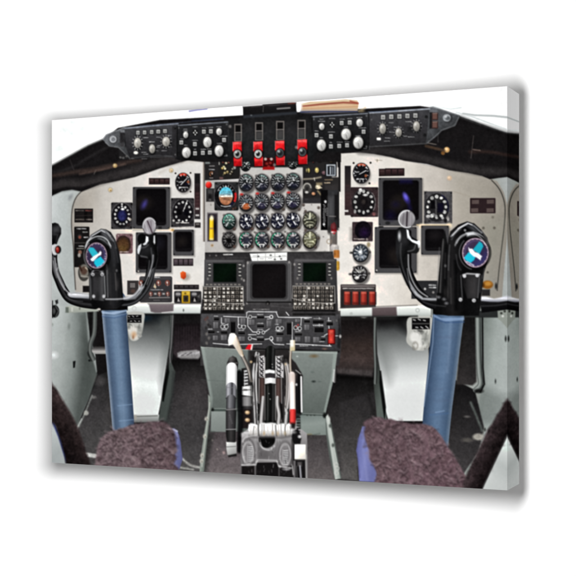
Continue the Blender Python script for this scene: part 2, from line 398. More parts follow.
# ---- left panel -----------------------------------------------------------
V(40, 170, 80)
pl = part('switch_panel', IPL)
rect(248, 278, 382, 378, (33, 30, 30), r=4, s=.7)
dashes(258, 292, 318, 296, 4, w=7, col=(150, 142, 136)); dashes(330, 292, 376, 296, 3, w=9, col=(120, 70, 66)); dashes(258, 356, 318, 360, 4, w=9, col=(120, 112, 106)); dashes(334, 356, 376, 360, 3, w=9, col=(130, 122, 116))
rect(318, 300, 340, 350, (20, 18, 18), .9, 1, False); line([(260, 330), (376, 326)], 4, (70, 62, 60), .8, .8, False)
pl = part('switch_panel', IPL)
rect(246, 408, 356, 700, (30, 28, 28), r=8, s=.7); rect(246, 522, 356, 528, (96, 92, 90), .8, .8, False)
dashes(266, 422, 334, 426, 5, w=7); dashes(310, 446, 345, 452, 3, w=8, col=(150, 150, 146)); dashes(318, 484, 348, 488, 2, w=9)
ell(286, 480, 16, 16, (64, 60, 60), .9, 1, False); ell(286, 484, 9, 11, (150, 84, 70), .9, 1, False); dashes(280, 548, 340, 552, 4, w=7)
V(45, 215, 80)
ell(252, 268, 13, 15, (150, 110, 96), .9, 1.2, False); ell(246, 290, 11, 14, (206, 200, 192), .8, 1.2, False); dashes(230, 240, 300, 244, 4, w=6, col=(150, 148, 140))
kb = part('trim_knob', IPL)
ell(280, 415, 42, 62, (72, 70, 66), s=1); ell(282, 405, 34, 48, (128, 124, 116), s=1.2); ell(280, 400, 24, 30, (88, 66, 56), .9, 1.5, False)
line([(250, 370), (262, 400)], 14, (60, 40, 34), .9, 1, False); line([(292, 380), (306, 392)], 10, (196, 186, 168), .9, 1, False); line([(260, 440), (310, 446)], 8, (190, 184, 174), .7, 1, False)
part('switch_panel', IPL); rect(272, 510, 330, 556, (30, 28, 28), s=1)
V(100, 165, 80)
for x, y in ((75, 180), (513, 40)):
    use(IPL); ell(x, y, 17, 17, (150, 138, 120), .7, 1.2, False); ell(x-1, y-1, 13, 13, (244, 220, 170), .95, 1, False); ell(x+2, y+4, 6, 6, (150, 120, 80), .8, 1, False)
annun(IPL, 352, 94, 502, 140, 4)
# altimeter-like round dial with white blocks
g = part('gauge', IPL, 'square cased dial with a ring of white figures and blue centre')
rect(80, 270, 236, 462, (66, 64, 66), r=10, s=.7)
ell(158, 362, 74, 90, (34, 32, 34), s=.8); ell(158, 362, 74, 90, (120, 117, 118), .6, .7, False, ring=6, arc=(280, 60))
ell(158, 362, 62, 76, (24, 22, 28), .95, .8, False); blocks_ring(158, 362, 50, 64, 13, 8.5); ell(160, 364, 32, 40, (34, 36, 78), .95, 2, False)
for k in range(5): line([(146+k*7, 334), (146+k*7, 398)], 3, (74, 80, 136), .5, .7, False)
ell(158, 282, 7, 7, (236, 234, 228), .9, .7, False); ell(163, 318, 13, 9, (240, 240, 238), .9, .8, False)
for x, y in ((88, 278), (228, 278), (88, 452), (222, 448), (228, 284)): ell(x, y, 6, 6, (24, 22, 22), .9, .6, False)
ell(216, 392, 10, 10, (214, 204, 190), .8, 1, False); ell(206, 432, 14, 12, (54, 46, 48), .9, 1, False)
DL = display(IPL, 236, 158, 505, 462, (26, 14, 30, 28), label='large dark screen with one faint violet reflection, left panel')
ell(318, 284, 17, 30, (58, 52, 120), .85, 4, False, rot=.45); ell(322, 280, 7, 16, (96, 88, 170), .6, 3, False, rot=.45)
rect(420, 442, 445, 462, (38, 37, 38), .9, .8, False); line([(240, 462), (500, 470)], 7, (236, 226, 206), .9, .9, False)
V(105, 215, 80)
g = part('gauge', IPL, 'mauve cased dial with a brown face')
rect(80, 135, 200, 278, (122, 92, 96), r=14, s=.8); rect(84, 139, 196, 160, (150, 122, 124), .6, 3, False, r=10)
ell(132, 212, 54, 64, (52, 38, 36), s=1); ell(132, 216, 42, 50, (88, 62, 40), .9, 3, False); ell(126, 240, 26, 18, (130, 104, 60), .6, 5, False)
dashes(110, 266, 170, 268, 4, w=8, col=(196, 180, 176)); ell(96, 148, 5, 5, (210, 196, 190), .8, .8, False); ell(186, 148, 5, 5, (60, 44, 46), .8, .8, False)
DL2 = display(IPL, 222, 125, 478, 415, (20, 16, 30, 26), label='smaller dark screen partly hidden by the left yoke')
ell(240, 405, 6, 6, (220, 214, 206), .8, .7, False)
D3 = display(IPL, 490, 105, 640, 292, (16, 16, 14, 30), label='small dark screen right of the left yoke')
use(IPL); ell(480, 104, 18, 14, (250, 226, 176), .9, 2, False); ell(486, 108, 8, 8, (170, 120, 60), .7, 1.2, False); line([(380, 112), (470, 108)], 7, (244, 232, 210), .9, 1, False)
V(160, 150, 80)
part('gauge', IPL, 'dark dial with a red arc over a white needle beside the left radio panel'); g = cur
ell(173, 246, 58, 72, (66, 60, 58), .45, 2.2, False)
ell(166, 235, 57, 72, (52, 50, 52), s=.7); ell(166, 235, 49, 63, (28, 26, 28), s=.7)
ell(166, 235, 47, 60, (214, 72, 54), .95, .6, False, ring=13, arc=(335, 25)); ell(166, 235, 46, 60, (236, 236, 234), .9, .6, False, ring=7, arc=(35, 52))
for k in range(12):
    an = math.radians(30*k+40); line([(166+math.sin(an)*38, 235-math.cos(an)*50), (166+math.sin(an)*46, 235-math.cos(an)*60)], 5, (225, 225, 225), .9, .5, False)
line([(150, 250), (194, 204)], 6, (245, 245, 245), .95, .5, False); line([(136, 232), (160, 228)], 8, (210, 210, 210), .8, .8, False); ell(203, 230, 10, 9, (200, 120, 84), .8, 1.2, False)
dashes(140, 268, 196, 274, 4, w=8); ell(190, 246, 7, 7, (30, 28, 60), .8, 1, False)
use(IPL)
for x, y in ((112, 168), (220, 165), (220, 300), (76, 148)): screw(x, y, 6, (34, 30, 30) if y != 148 else (226, 200, 170))
part('placard', IPL)
rect(248, 168, 290, 498, lin((0, 168), (0, 498), (72, 70, 72), (44, 36, 38), (62, 44, 46), (52, 50, 52)), s=.8)
rect(252, 172, 286, 240, (30, 29, 30), .85, 1.5, False); 
for k in range(5): rect(256, 306+k*24, 284, 322+k*24, (78, 56, 58), .8, 1, False)
rect(256, 416, 282, 430, (200, 196, 192), .9, .8, False); rect(256, 464, 282, 476, (226, 224, 220), .9, .8, False)
g = part('gauge', IPL, 'square cased black dial with a ring of white figures beside the centre panel')
rect(78, 346, 246, 560, (58, 56, 58), r=10, s=.7)
ell(164, 446, 74, 92, (26, 24, 27), s=.8); ell(164, 446, 75, 93, (110, 108, 108), .6, .7, False, ring=6, arc=(280, 70))
blocks_ring(164, 446, 54, 70, 12, 8); line([(168, 440), (196, 366)], 7, (230, 230, 226), .9, .6, False); rect(124, 428, 152, 466, (12, 11, 13), .95, 1.2, False); rect(172, 430, 206, 470, (14, 13, 18), .95, 1.2, False)
dashes(120, 522, 210, 528, 5, w=10, col=(190, 186, 182)); ell(98, 508, 8, 8, (230, 226, 220), .8, 1, False); ell(226, 520, 12, 14, (36, 34, 34), .9, 1, False)
for x, y in ((86, 354), (238, 356), (88, 546)): ell(x, y, 6, 6, (22, 21, 22), .9, .6, False)
use(IPL)
line([(80, 562), (240, 556)], 12, (206, 200, 194), .9, 1, False)
part('switch', IPL); rect(250, 522, 292, 560, (46, 42, 42), r=4, s=.8); rect(258, 528, 284, 540, (140, 134, 130), .8, 1, False)
V(130, 260, 80)
annun(IPL, 312, -10, 455, 42, 4, col=(86, 76, 82))
kn = part('knob', IPL, 'orange push knob')
ell(402, 122, 30, 26, (150, 140, 128), .7, 3, False)
poly([(362, 92), (380, 80), (402, 90), (404, 124), (388, 140), (366, 128)], lin((365, 90), (405, 135), (238, 120, 62), (214, 84, 40), (166, 58, 28)), s=.8)
annun(IPL, 316, 178, 496, 212, 5, col=(58, 55, 56))
sp = part('switch_panel', IPL)
rect(68, 118, 304, 306, (60, 58, 60), r=14, s=.8); rect(72, 121, 300, 140, (90, 88, 90), .6, 2, False, r=10)
dashes(175, 124, 215, 128, 4, w=7); dashes(150, 214, 240, 217, 7, w=5); line([(140, 272), (284, 270)], 6, (178, 172, 170), .8, .8, False); dashes(110, 290, 290, 296, 3, w=4, col=(110, 106, 106))
for x, y, r in ((80, 165, 17), (206, 165, 17), (270, 165, 17), (150, 244, 13), (212, 244, 13), (272, 244, 13)):
    part('toggle_switch', IPL)
    ell(x, y, r, r*1.2, (146, 84, 72), s=.8); ell(x, y, r*.7, r*.85, (70, 42, 38), .9, .8, False); ell(x-2, y-3, r*.4, r*.5, (226, 206, 198), .95, .8, False); line([(x, y+3), (x, y+r*1.3)], 4, (216, 210, 204), .8, .7, False)
part('toggle_switch', IPL); poly([(168, 195), (178, 168), (190, 194), (184, 206)], (214, 196, 168), s=1)
use(sp)
for x in (182, 242): rect(x-9, 237, x+9, 250, (196, 192, 190), .8, .8, False)
sp = part('switch_panel', IPL); rect(-20, 148, 62, 250, (62, 58, 58), s=.8)
for j in range(3):
    for i in range(4): rect(2+i*9, 168+j*11, 8+i*9, 175+j*11, (206, 200, 196), .85, .6, False)
ell(22, 224, 16, 14, (90, 72, 66), .9, 1.4, False)
sp = part('switch_panel', IPL)
rect(318, 224, 514, 312, (50, 48, 49), r=10, s=.8)
for x in (346, 462):
    ell(x, 246, 20, 16, (120, 118, 118), .9, 1.2, False); rect(x-14, 240, x+16, 250, (190, 186, 184), .8, 1, False); ell(x, 284, 22, 20, (26, 24, 25), .95, 1.2, False)
    poly([(x-6, 300), (x+2, 270), (x+14, 300)], (206, 200, 196), .9, .9, False)
poly([(484, 262), (506, 246), (500, 276)], (110, 108, 106), .8, 1, False); ell(500, 298, 5, 5, (20, 20, 20), .9, .6, False)
ysw = part('guarded_switch', IPL, 'yellow guarded switch')
rect(372, 224, 432, 312, (196, 158, 44), r=5, s=.7); rect(376, 230, 428, 246, (232, 204, 98), .7, 2, False); rect(384, 256, 420, 300, (36, 32, 26), .95, .8, False, r=4)
ell(402, 278, 14, 20, (70, 66, 62), .9, .8, False, ring=6); ell(398, 240, 8, 7, (90, 68, 20), .8, 1, False); line([(378, 306), (428, 306)], 5, (128, 96, 24), .8, .8, False)
SHL = part('panel_lip', IPL)
poly([(-40, 316), (522, 318), (520, 388), (-40, 388)], lin((0, 316), (0, 388), (250, 250, 248), (228, 231, 228), (196, 202, 199)), s=.9)
poly([(135, 318), (314, 318), (312, 372), (290, 380), (180, 380), (150, 372)], lin((0, 318), (0, 380), (122, 110, 114), (98, 88, 92)), .95, 1.4, False)
line([(230, 380), (310, 372)], 7, (240, 240, 238), .9, 1, False); ell(385, 362, 5, 9, (80, 84, 80), .9, 1, False); ell(30, 350, 14, 14, (200, 200, 196), .9, 1, False, ring=5)
line([(130, 315), (530, 316)], 5, (96, 90, 88), .9, 1, False); line([(-40, 390), (520, 390)], 10, (20, 20, 20), .8, 2, False)
V(45, 270, 100)
poly([(120, 208), (270, 196), (312, 238), (240, 242), (126, 248)], lin((0, 200), (0, 246), (196, 200, 190), (168, 173, 164)), s=1)
rect(118, 214, 136, 246, (96, 104, 96), .8, 1, False); rect(150, 214, 162, 240, (220, 222, 214), .7, 1, False); ell(200, 222, 5, 7, (104, 108, 100), .7, 1, False)
# corroded fittings under the panel lip, left and right
def fitting(pts, blk, side):
    part('pedal_adjuster', IPL if side < 0 else IPR)
    poly(pts, (192, 192, 186), s=1.2, curve=True)
    (x0, y0, x1, y1) = blk
    rect(x0, y0, x1, y1, (20, 19, 20), s=.8)
    for k in range(6): line([(x0+6+k*(x1-x0-12)/6, y0+R.uniform(4, 9)+ (k % 2)*(y1-y0-16)), (x0+14+k*(x1-x0-12)/6, y0+R.uniform(6, 14)+(k % 2)*(y1-y0-18))], 5, (200, 200, 198), .85, .7, False)
    line([(x0, (y0+y1)/2), (x1, (y0+y1)/2)], 4, (110, 110, 108), .8, .8, False)
    for k in range(34):
        v = R.choice([80, 110, 146, 236, 246, 250]); ell(R.uniform(x0+4, x1-4), R.uniform(y1+4, y1+(y1-y0)*1.9), R.uniform(3, 10), R.uniform(3, 10), (v, v, v*.97), R.uniform(.35, .75), 1.0, False)
    line([(x0+10, y1+8), (x0+30, y1+20), (x0+24, y1+50)], 5, (90, 90, 86), .7, 1.2, False, curve=True); line([(x1-12, y1+10), (x1-20, y1+46)], 6, (110, 110, 104), .6, 1.4, False)
V(45, 270, 100)
fitting([(474, 250), (566, 245), (570, 300), (552, 380), (520, 408), (490, 398), (474, 340)], (474, 258, 556, 304), -1)
for x, y, r in ((510, 350, 26), (518, 384, 18)): ell(x, y, r, r, (232, 228, 220), .9, 3, False)
ell(512, 372, 14, 16, (206, 164, 124), .8, 3, False); ell(545, 350, 12, 22, (120, 122, 118), .6, 4, False); ell(484, 320, 8, 14, (110, 112, 108), .6, 3, False); ell(508, 388, 6, 10, (150, 110, 80), .8, 1.5, False)
V(390, 270, 140)
fitting([(78, 195), (168, 190), (168, 300), (140, 330), (110, 328), (70, 300), (70, 260)], (90, 198, 164, 244), 1)
for x, y, r in ((104, 276, 22), (118, 304, 18)): ell(x, y, r, r, (236, 235, 230), .9, 3, False)
ell(104, 312, 10, 14, (150, 146, 138), .9, 2, False, ring=4); ell(148, 280, 14, 24, (150, 152, 148), .6, 5, False)
# ---- right panel ------------------------------------------------------------
V(325, 150, 80)
part('placard', IPR)
rect(142, 114, 186, 470, lin((0, 114), (0, 470), (40, 38, 40), (52, 46, 46), (62, 44, 46), (56, 46, 47)), s=.8)
for k in range(6): rect(148, 250+k*27, 180, 268+k*27, (70, 54, 54), .6, 1, False)
rect(138, 432, 168, 446, (232, 230, 226), .9, .8, False); rect(146, 270, 182, 300, (60, 50, 52), .7, 1.5, False)
g = part('gauge', IPR, 'dark round gauge with a red arc over a white needle in the right cream panel')
ell(270, 182, 62, 74, (80, 74, 70), .45, 2.4, False)
ell(262, 168, 63, 76, (56, 54, 56), s=.7); ell(262, 168, 54, 67, (27, 26, 29), s=.7)
ell(262, 168, 52, 64, (206, 108, 84), .95, .6, False, ring=12, arc=(335, 28)); ell(262, 168, 50, 62, (236, 236, 234), .9, .6, False, ring=7, arc=(36, 56))
for k in range(12):
    an = math.radians(30*k+44); line([(262+math.sin(an)*42, 168-math.cos(an)*53), (262+math.sin(an)*51, 168-math.cos(an)*64)], 5, (225, 225, 225), .9, .5, False)
line([(248, 174), (296, 148)], 6, (240, 240, 240), .95, .5, False); dashes(232, 208, 282, 214, 4, w=9); line([(222, 160), (244, 158)], 8, (200, 200, 200), .8, .8, False); ell(294, 186, 9, 10, (188, 112, 76), .85, 1.2, False); ell(208, 168, 5, 7, (236, 236, 236), .9, .7, False)
use(IPR)
for x, y in ((206, 94), (328, 92), (320, 240)): screw(x, y, 7)
ell(378, 74, 13, 13, (250, 244, 230), .9, 1.4, False); line([(362, 72), (410, 76)], 4, (140, 126, 112), .7, .8, False); ell(376, 76, 6, 10, (150, 140, 126), .8, .8, False)
annun(IPR, 388, 134, 572, 188, 4, skew=-.02, hi={1: (112, 88, 86)})
g = part('gauge', IPR, 'dark brown cased dial with a full ring of white squares')
rect(184, 268, 384, 482, (60, 48, 50), r=8, s=.7); ell(278, 378, 84, 100, (30, 28, 30), s=.8); ell(278, 378, 84, 100, (206, 202, 200), .5, .7, False, ring=5, arc=(40, 130))
ell(278, 376, 78, 94, (110, 104, 106), .5, .7, False, ring=6, arc=(280, 50)); blocks_ring(278, 374, 62, 76, 12, 11)
ell(256, 290, 13, 14, (246, 246, 244), .95, .8, False); ell(290, 324, 18, 9, (236, 236, 234), .9, .9, False); ell(278, 378, 36, 42, (26, 23, 25), .95, 1.4, False); ell(278, 374, 14, 16, (62, 56, 54), .9, 1.4, False)
for x, y in ((356, 460), (196, 474), (372, 280)): ell(x, y, 8, 9, (40, 34, 35), .9, .8, False)
ell(352, 462, 12, 12, (172, 110, 110), .7, 1.4, False); ell(216, 442, 9, 14, (210, 208, 206), .8, 1, False)
DR = display(IPR, 386, 200, 700, 545, (32, 20, 26, 42), label='large dark screen with a bright violet reflection, right panel')
V(385, 160, 80)
ell(152, 272, 17, 34, (84, 74, 190), .95, 3, False, rot=-.45); ell(148, 262, 10, 20, (126, 116, 226), .8, 2.4, False, rot=-.45); line([(168, 300), (180, 350)], 14, (40, 34, 96), .7, 5, False)
rect(110, 144, 190, 164, (34, 30, 86), .7, 5, False); ell(76, 320, 22, 18, (26, 22, 52), .7, 6, False); ell(40, 400, 30, 30, (22, 18, 50), .7, 8, False)
ell(20, 454, 18, 12, (36, 36, 37), .9, 1, False)
g = part('gauge', IPR, 'square grey cased dial with scattered white figures at the right edge of the panel')
rect(282, 226, 484, 458, (86, 84, 86), r=6, s=.7); rect(282, 226, 300, 458, (52, 50, 52), .7, 2, False)
ell(374, 342, 88, 102, (40, 39, 41), s=.8); ell(374, 342, 82, 96, (36, 36, 70), .7, 1, False, ring=8, arc=(20, 110)); blocks_ring(372, 338, 66, 74, 12, 12)
rect(330, 294, 366, 350, (14, 13, 16), .95, 1.2, False); rect(378, 310, 420, 376, (20, 18, 34), .95, 1.4, False); line([(366, 290), (368, 400)], 8, (170, 168, 168), .5, 1.4, False)
for k in range(8): ell(R.uniform(300, 450), R.uniform(390, 440), 10, 10, R.choice([(220, 220, 216), (40, 40, 42), (150, 150, 150)]), .8, 1, False)
ell(310, 406, 14, 12, (204, 202, 200), .9, 1.2, False); ell(452, 424, 10, 16, (200, 196, 190), .8, 1.2, False); ell(436, 436, 12, 14, (26, 25, 27), .9, 1, False)
for x, y in ((290, 236), (476, 238)): ell(x, y, 6, 6, (30, 29, 30), .9, .6, False)
use(IPR)
ell(464, 130, 17, 17, (222, 190, 160), .9, 1.4, False); ell(460, 126, 9, 9, (246, 226, 196), .9, 1.2, False)
annun(IPR, 0, 60, 136, 108, 3, col=(62, 44, 46))
use(IPR); line([(230, 468), (450, 470)], 9, (238, 214, 166), .9, 1.2, False); ell(264, 476, 22, 18, (252, 240, 210), .9, 2, False); ell(462, 472, 20, 18, (250, 236, 202), .9, 2, False); ell(268, 482, 9, 9, (150, 110, 60), .8, 1.2, False)
V(450, 160, 80)
pl = part('switch_panel', IPR)
rect(144, 274, 328, 384, (52, 40, 42), r=6, s=.8, skew=.0); 
for (x, y) in ((160, 290), (268, 288), (154, 350), (266, 350)):
    rect(x-4, y-4, x+50, y+30, (72, 58, 58), .7, 1, False)
    for k in range(3): line([(x, y+4+k*9), (x+46, y+2+k*9)], 4, (166, 152, 142), .75, .7, False)
V(385, 210, 80)
D4 = display(IPR, 260, 112, 460, 322, (30, 26, 34, 30), label='small square dark screen beside the right yoke')
V(325, 225, 80)
DR2 = display(IPR, 358, 14, 660, 345, (34, 20, 40, 36), label='tall dark screen below the large one, right panel')
ell(372, 326, 5, 6, (230, 226, 220), .9, .7, False); rect(386, 8, 420, 20, (30, 29, 30), .9, .8, False)
V(325, 225, 80)
g = part('gauge', IPR, 'brown square cased dial with a blank dark face')
rect(196, -22, 344, 118, (64, 52, 55), s=.8, r=8); rect(180, 20, 200, 110, (90, 82, 78), .5, 4, False); ell(274, 38, 60, 66, (22, 19, 24), s=1); ell(284, 56, 30, 30, (40, 22, 58), .8, 6, False)
dashes(210, 100, 290, 106, 3, w=10, col=(186, 176, 170)); ell(302, 104, 9, 9, (160, 150, 146), .8, 1, False)
gauge(IPR, 256, 202, 58, 66, needles=((-60, .75, 5), (20, .5, 7)), face=(58, 66, 76), ticks=12, t0=0, t1=330, bezel=(52, 54, 58), label='steel-blue round gauge, upper of two below the brown cased dial')
ell(256, 196, 14, 18, (236, 238, 240), .9, 2, False); ell(270, 230, 24, 10, (200, 206, 214), .7, 1.5, False)
ell(190, 200, 12, 8, (44, 42, 42), .9, 1.2, False); ell(322, 196, 9, 10, (60, 56, 54), .9, 1.2, False); ell(314, 142, 13, 18, (150, 134, 104), .9, 1.4, False)
gauge(IPR, 250, 352, 56, 62, needles=((200, .5, 8), (-40, .6, 6)), face=(38, 36, 38), ticks=10, bezel=(40, 38, 38), label='black round gauge, lower of two above the red levers')
ell(230, 380, 15, 12, (236, 234, 230), .9, 1.4, False); ell(252, 330, 30, 10, (200, 198, 190), .6, 1.5, False)
ell(184, 354, 13, 8, (54, 50, 50), .9, 1.2, False); ell(318, 350, 9, 9, (70, 66, 64), .9, 1.2, False)
rk = part('lever_bank', IPR, 'bank of red levers in a dark frame')
rect(112, 428, 366, 600, (62, 54, 54), s=.9, r=6); rect(120, 434, 360, 446, (140, 132, 130), .8, 1, False); dashes(130, 456, 354, 462, 14, w=8, col=(216, 210, 206)); rect(112, 470, 140, 600, (44, 40, 40), .8, 2, False)
for k, x in enumerate((160, 220, 280, 340)):
    part('lever', IPR, None)
    rect(x-23, 480, x+23, 574, lin((x-23, 0), (x+23, 0), (128, 46, 40), (186, 72, 58), (150, 50, 42), (92, 32, 30)), s=.9, r=5); rect(x-18, 482, x+16, 494, (214, 118, 100), .8, 1.4, False); rect(x-20, 556, x+20, 574, (70, 30, 28), .7, 2, False)
    line([(x+27, 486), (x+27, 570)], 6, (30, 26, 26), .9, 1, False)
V(385, 210, 80)
sp = part('switch_panel', IPR); rect(190, 514, 372, 640, (54, 54, 56), s=.8); dashes(322, 538, 362, 542, 3, w=9); dashes(322, 552, 362, 556, 3, w=7); ell(286, 570, 8, 7, (210, 208, 206), .9, 1, False)
V(390, 270, 140)
use(sp); rect(100, 44, 196, 104, (48, 48, 50), s=.9); dashes(162, 62, 190, 66, 3, w=7); dashes(162, 72, 190, 75, 3, w=5); ell(144, 78, 5, 5, (206, 204, 202), .9, .8, False); ell(178, 92, 5, 5, (150, 146, 144), .9, .8, False)
SHR = part('panel_lip', IPR)
V(320, 310, 100)
poly([(118, -8), (560, -26), (640, -30), (640, 34), (440, 38), (300, 40), (118, 38)], lin((0, -20), (0, 40), (246, 247, 244), (222, 226, 222), (176, 182, 178)), s=.9)
poly([(300, -14), (440, -18), (444, 34), (300, 38)], lin((0, -16), (0, 38), (104, 90, 92), (72, 60, 62)), .95, 1.4, False)
ell(180, 22, 9, 9, (180, 184, 180), .9, 1, False); ell(252, 38, 18, 8, (206, 208, 204), .9, 1.2, False); ell(562, 2, 10, 10, (170, 176, 172), .9, 1, False, ring=4); line([(118, 40), (560, 36)], 8, (16, 16, 16), .85, 2, False)
line([(118, -12), (560, -28)], 5, (84, 78, 74), .7, 1, False)
V(390, 270, 140)
poly([(300, 170), (450, 166), (450, 196), (300, 196)], (44, 46, 46), .95, 1.2)
poly([(442, 160), (515, 156), (512, 200), (482, 240), (460, 214), (444, 200)], (160, 166, 158), .95, 1.2)
for x, y in ((458, 178), (472, 170), (496, 176), (464, 190), (488, 192)): ell(x, y, 5, 5, R.choice([(60, 62, 58), (230, 232, 226)]), .9, 1, False)
V(440, 220, 80)
kb = part('trim_knob', IPR); ell(342, 466, 40, 30, (150, 96, 36), s=1.4); ell(346, 458, 24, 16, (206, 150, 70), .9, 2, False); ell(310, 470, 10, 16, (80, 52, 24), .9, 1.4, False)
rect(300, 500, 360, 546, (44, 42, 42), .95, 1.2)
ell(404, 476, 9, 22, (40, 40, 40), .9, 1.2, False)

# ---- central panel ---------------------------------------------------------
use(IPC)
V(200, 140, 70)
pl = part('switch_panel', IPC); rect(42, 166, 150, 330, (42, 40, 41), s=.8); rect(42, 170, 82, 196, (140, 146, 144), .9, 1.2, False)
dashes(78, 214, 124, 218, 2, w=7, col=(170, 166, 164)); dashes(76, 242, 124, 246, 2, w=9); dashes(82, 312, 112, 314, 1, w=10, col=(190, 180, 176))
ell(92, 284, 24, 26, (30, 26, 26), .9, 1, False); ell(96, 280, 15, 17, (176, 110, 70), .9, 1, False, ring=6, arc=(200, 40)); ell(100, 276, 6, 8, (230, 200, 180), .9, .8, False)
pl = part('switch_panel', IPC); rect(152, 166, 318, 330, (38, 37, 36), s=.8); rect(154, 168, 162, 205, (196, 192, 186), .9, .8, False)
for (x, y, c) in ((190, 180, (120, 60, 50)), (215, 190, (206, 196, 160)), (236, 182, (130, 70, 60)), (196, 222, (220, 214, 150)), (184, 232, (200, 170, 90)), (206, 236, (236, 230, 190)), (226, 262, (150, 132, 80)), (204, 272, (170, 150, 96)), (284, 228, (214, 212, 208)), (262, 262, (110, 102, 84)), (250, 280, (90, 84, 70)), (268, 240, (96, 90, 80))):
    part('toggle_switch', IPC); ell(x+3, y+4, 13, 13, (16, 15, 15), .8, 1, False); ell(x, y, 10, 10, c, .95, 1); ell(x-2, y-3, 4, 4, (250, 246, 230), .7, .8, False)
use(pl); line([(190, 288), (206, 264), (230, 276)], 5, (170, 156, 110), .7, 1, False); rect(160, 306, 190, 322, (150, 110, 110), .7, 1.4, False)
kn = part('button', IPC, 'round red push button'); ell(72, 372, 26, 28, (110, 24, 22), s=.9); ell(70, 368, 22, 24, lin((55, 350), (90, 390), (255, 96, 78), (230, 44, 38), (170, 24, 24)), .95, 1, False); rect(62, 344, 88, 352, (250, 120, 100), .7, 1.5, False)
pl = part('switch_panel', IPC); rect(50, 398, 118, 508, (50, 48, 49), s=.9); rect(64, 410, 100, 440, (80, 78, 78), .8, 1.4, False); ell(82, 470, 14, 22, (28, 27, 28), .9, 1.2, False); rect(74, 484, 90, 500, (120, 116, 114), .7, 1.2, False)
use(IPC); rect(100, 326, 325, 342, lin((0, 324), (0, 344), (240, 238, 236), (170, 166, 164)), .95, .8, False, skew=-.06)
ad = part('gauge', IPC, 'large attitude dial with a blue and brown face')
V(160, 150, 80)
rect(392, 230, 566, 436, lin((392, 230), (566, 436), (66, 66, 67), (46, 46, 47), (40, 40, 41)), r=10, s=.8)
ell(470, 332, 80, 92, (78, 76, 78), .8, .8, False, ring=6); ell(470, 332, 76, 90, (24, 23, 25), s=.8)
cx, cy = tp((474, 332))
ell(474, 332, 50, 66, lambda X, Y: ramp(np.clip((Y-cy)/(66*vk)*.5+.5, 0, 1), [(0, (84, 196, 222)), (.36, (126, 206, 226)), (.44, (214, 230, 230)), (.50, (232, 232, 224)), (.54, (228, 222, 210)), (.57, (176, 128, 98)), (1, (160, 104, 74))]), s=.8)
ell(474, 332, 70, 84, (206, 44, 44), .9, .9, False, ring=16, arc=(70, 124)); ell(474, 332, 66, 80, (190, 196, 200), .7, .8, False, ring=6, arc=(300, 330)); ell(474, 332, 62, 80, (34, 32, 58), .8, .9, False, ring=12, arc=(130, 160))
for x0, x1, y in ((452, 504, 300), (444, 508, 312), (452, 500, 322), (448, 502, 348), (454, 500, 358)): line([(x0, y), (x1, y-2)], 4, (90, 110, 120) if y < 330 else (90, 56, 44), .75, .6, False)
line([(436, 326), (456, 324)], 4, (60, 60, 60), .8, .6, False); line([(490, 324), (510, 322)], 4, (60, 60, 60), .8, .6, False)
poly([(474, 250), (482, 268), (466, 268)], (240, 240, 240), .9, .7, False)
for k in (-56, -36, -18, 18, 36, 56):
    an = math.radians(k); line([(474+math.sin(an)*54, 332-math.cos(an)*70), (474+math.sin(an)*64, 332-math.cos(an)*82)], 5, (220, 224, 226), .8, .6, False)
line([(440, 402), (470, 408), (508, 402)], 7, (226, 226, 224), .9, .8, False, curve=True)
for x, y in ((404, 242), (556, 242), (402, 426), (555, 424)): ell(x, y, 6, 6, (20, 20, 20), .9, .6, False)
for x, y in ((526, 424), (544, 418)): ell(x, y, 7, 8, (96, 70, 60), .9, .9, False)
V(200, 140, 70)
for k in range(46):                                     # grime between the gauges
    x, y = R.uniform(330, 1130), R.uniform(290, 940); v = R.choice([120, 136, 150, 226, 232]); ell(x, y, R.uniform(5, 26), R.uniform(4, 14), (v, v*.97, v*.95), R.uniform(.15, .45), R.uniform(1.2, 4), False)
for k in range(40):
    x, y = R.uniform(330, 1130), R.uniform(290, 940); v = R.choice([60, 80, 100]); ell(x, y, R.uniform(3, 6), R.uniform(3, 6), (v, v*.92, v*.9), .6, .8, False)
grn = (60, 150, 120)
ENG = dict(face=(30, 31, 36), ticks=12)
for c, (x, y) in enumerate(((375, 207), (764, 190))):
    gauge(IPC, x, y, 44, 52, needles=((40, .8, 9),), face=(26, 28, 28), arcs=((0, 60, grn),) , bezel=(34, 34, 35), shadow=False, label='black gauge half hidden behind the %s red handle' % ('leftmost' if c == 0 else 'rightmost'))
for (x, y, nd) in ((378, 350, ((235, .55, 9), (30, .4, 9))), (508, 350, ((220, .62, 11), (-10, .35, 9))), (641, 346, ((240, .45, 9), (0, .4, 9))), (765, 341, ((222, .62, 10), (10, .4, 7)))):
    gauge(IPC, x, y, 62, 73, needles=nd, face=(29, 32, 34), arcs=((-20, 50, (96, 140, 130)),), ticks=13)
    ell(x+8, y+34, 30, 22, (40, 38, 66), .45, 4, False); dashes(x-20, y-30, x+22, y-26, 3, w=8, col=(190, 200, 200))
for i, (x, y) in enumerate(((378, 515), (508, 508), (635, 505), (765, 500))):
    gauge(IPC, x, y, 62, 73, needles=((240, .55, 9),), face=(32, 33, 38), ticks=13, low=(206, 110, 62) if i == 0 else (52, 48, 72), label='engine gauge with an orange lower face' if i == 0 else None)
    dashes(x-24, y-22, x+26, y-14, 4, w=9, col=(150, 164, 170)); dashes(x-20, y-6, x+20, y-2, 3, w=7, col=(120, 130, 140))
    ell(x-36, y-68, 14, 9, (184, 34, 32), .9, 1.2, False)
V(200, 190, 70)
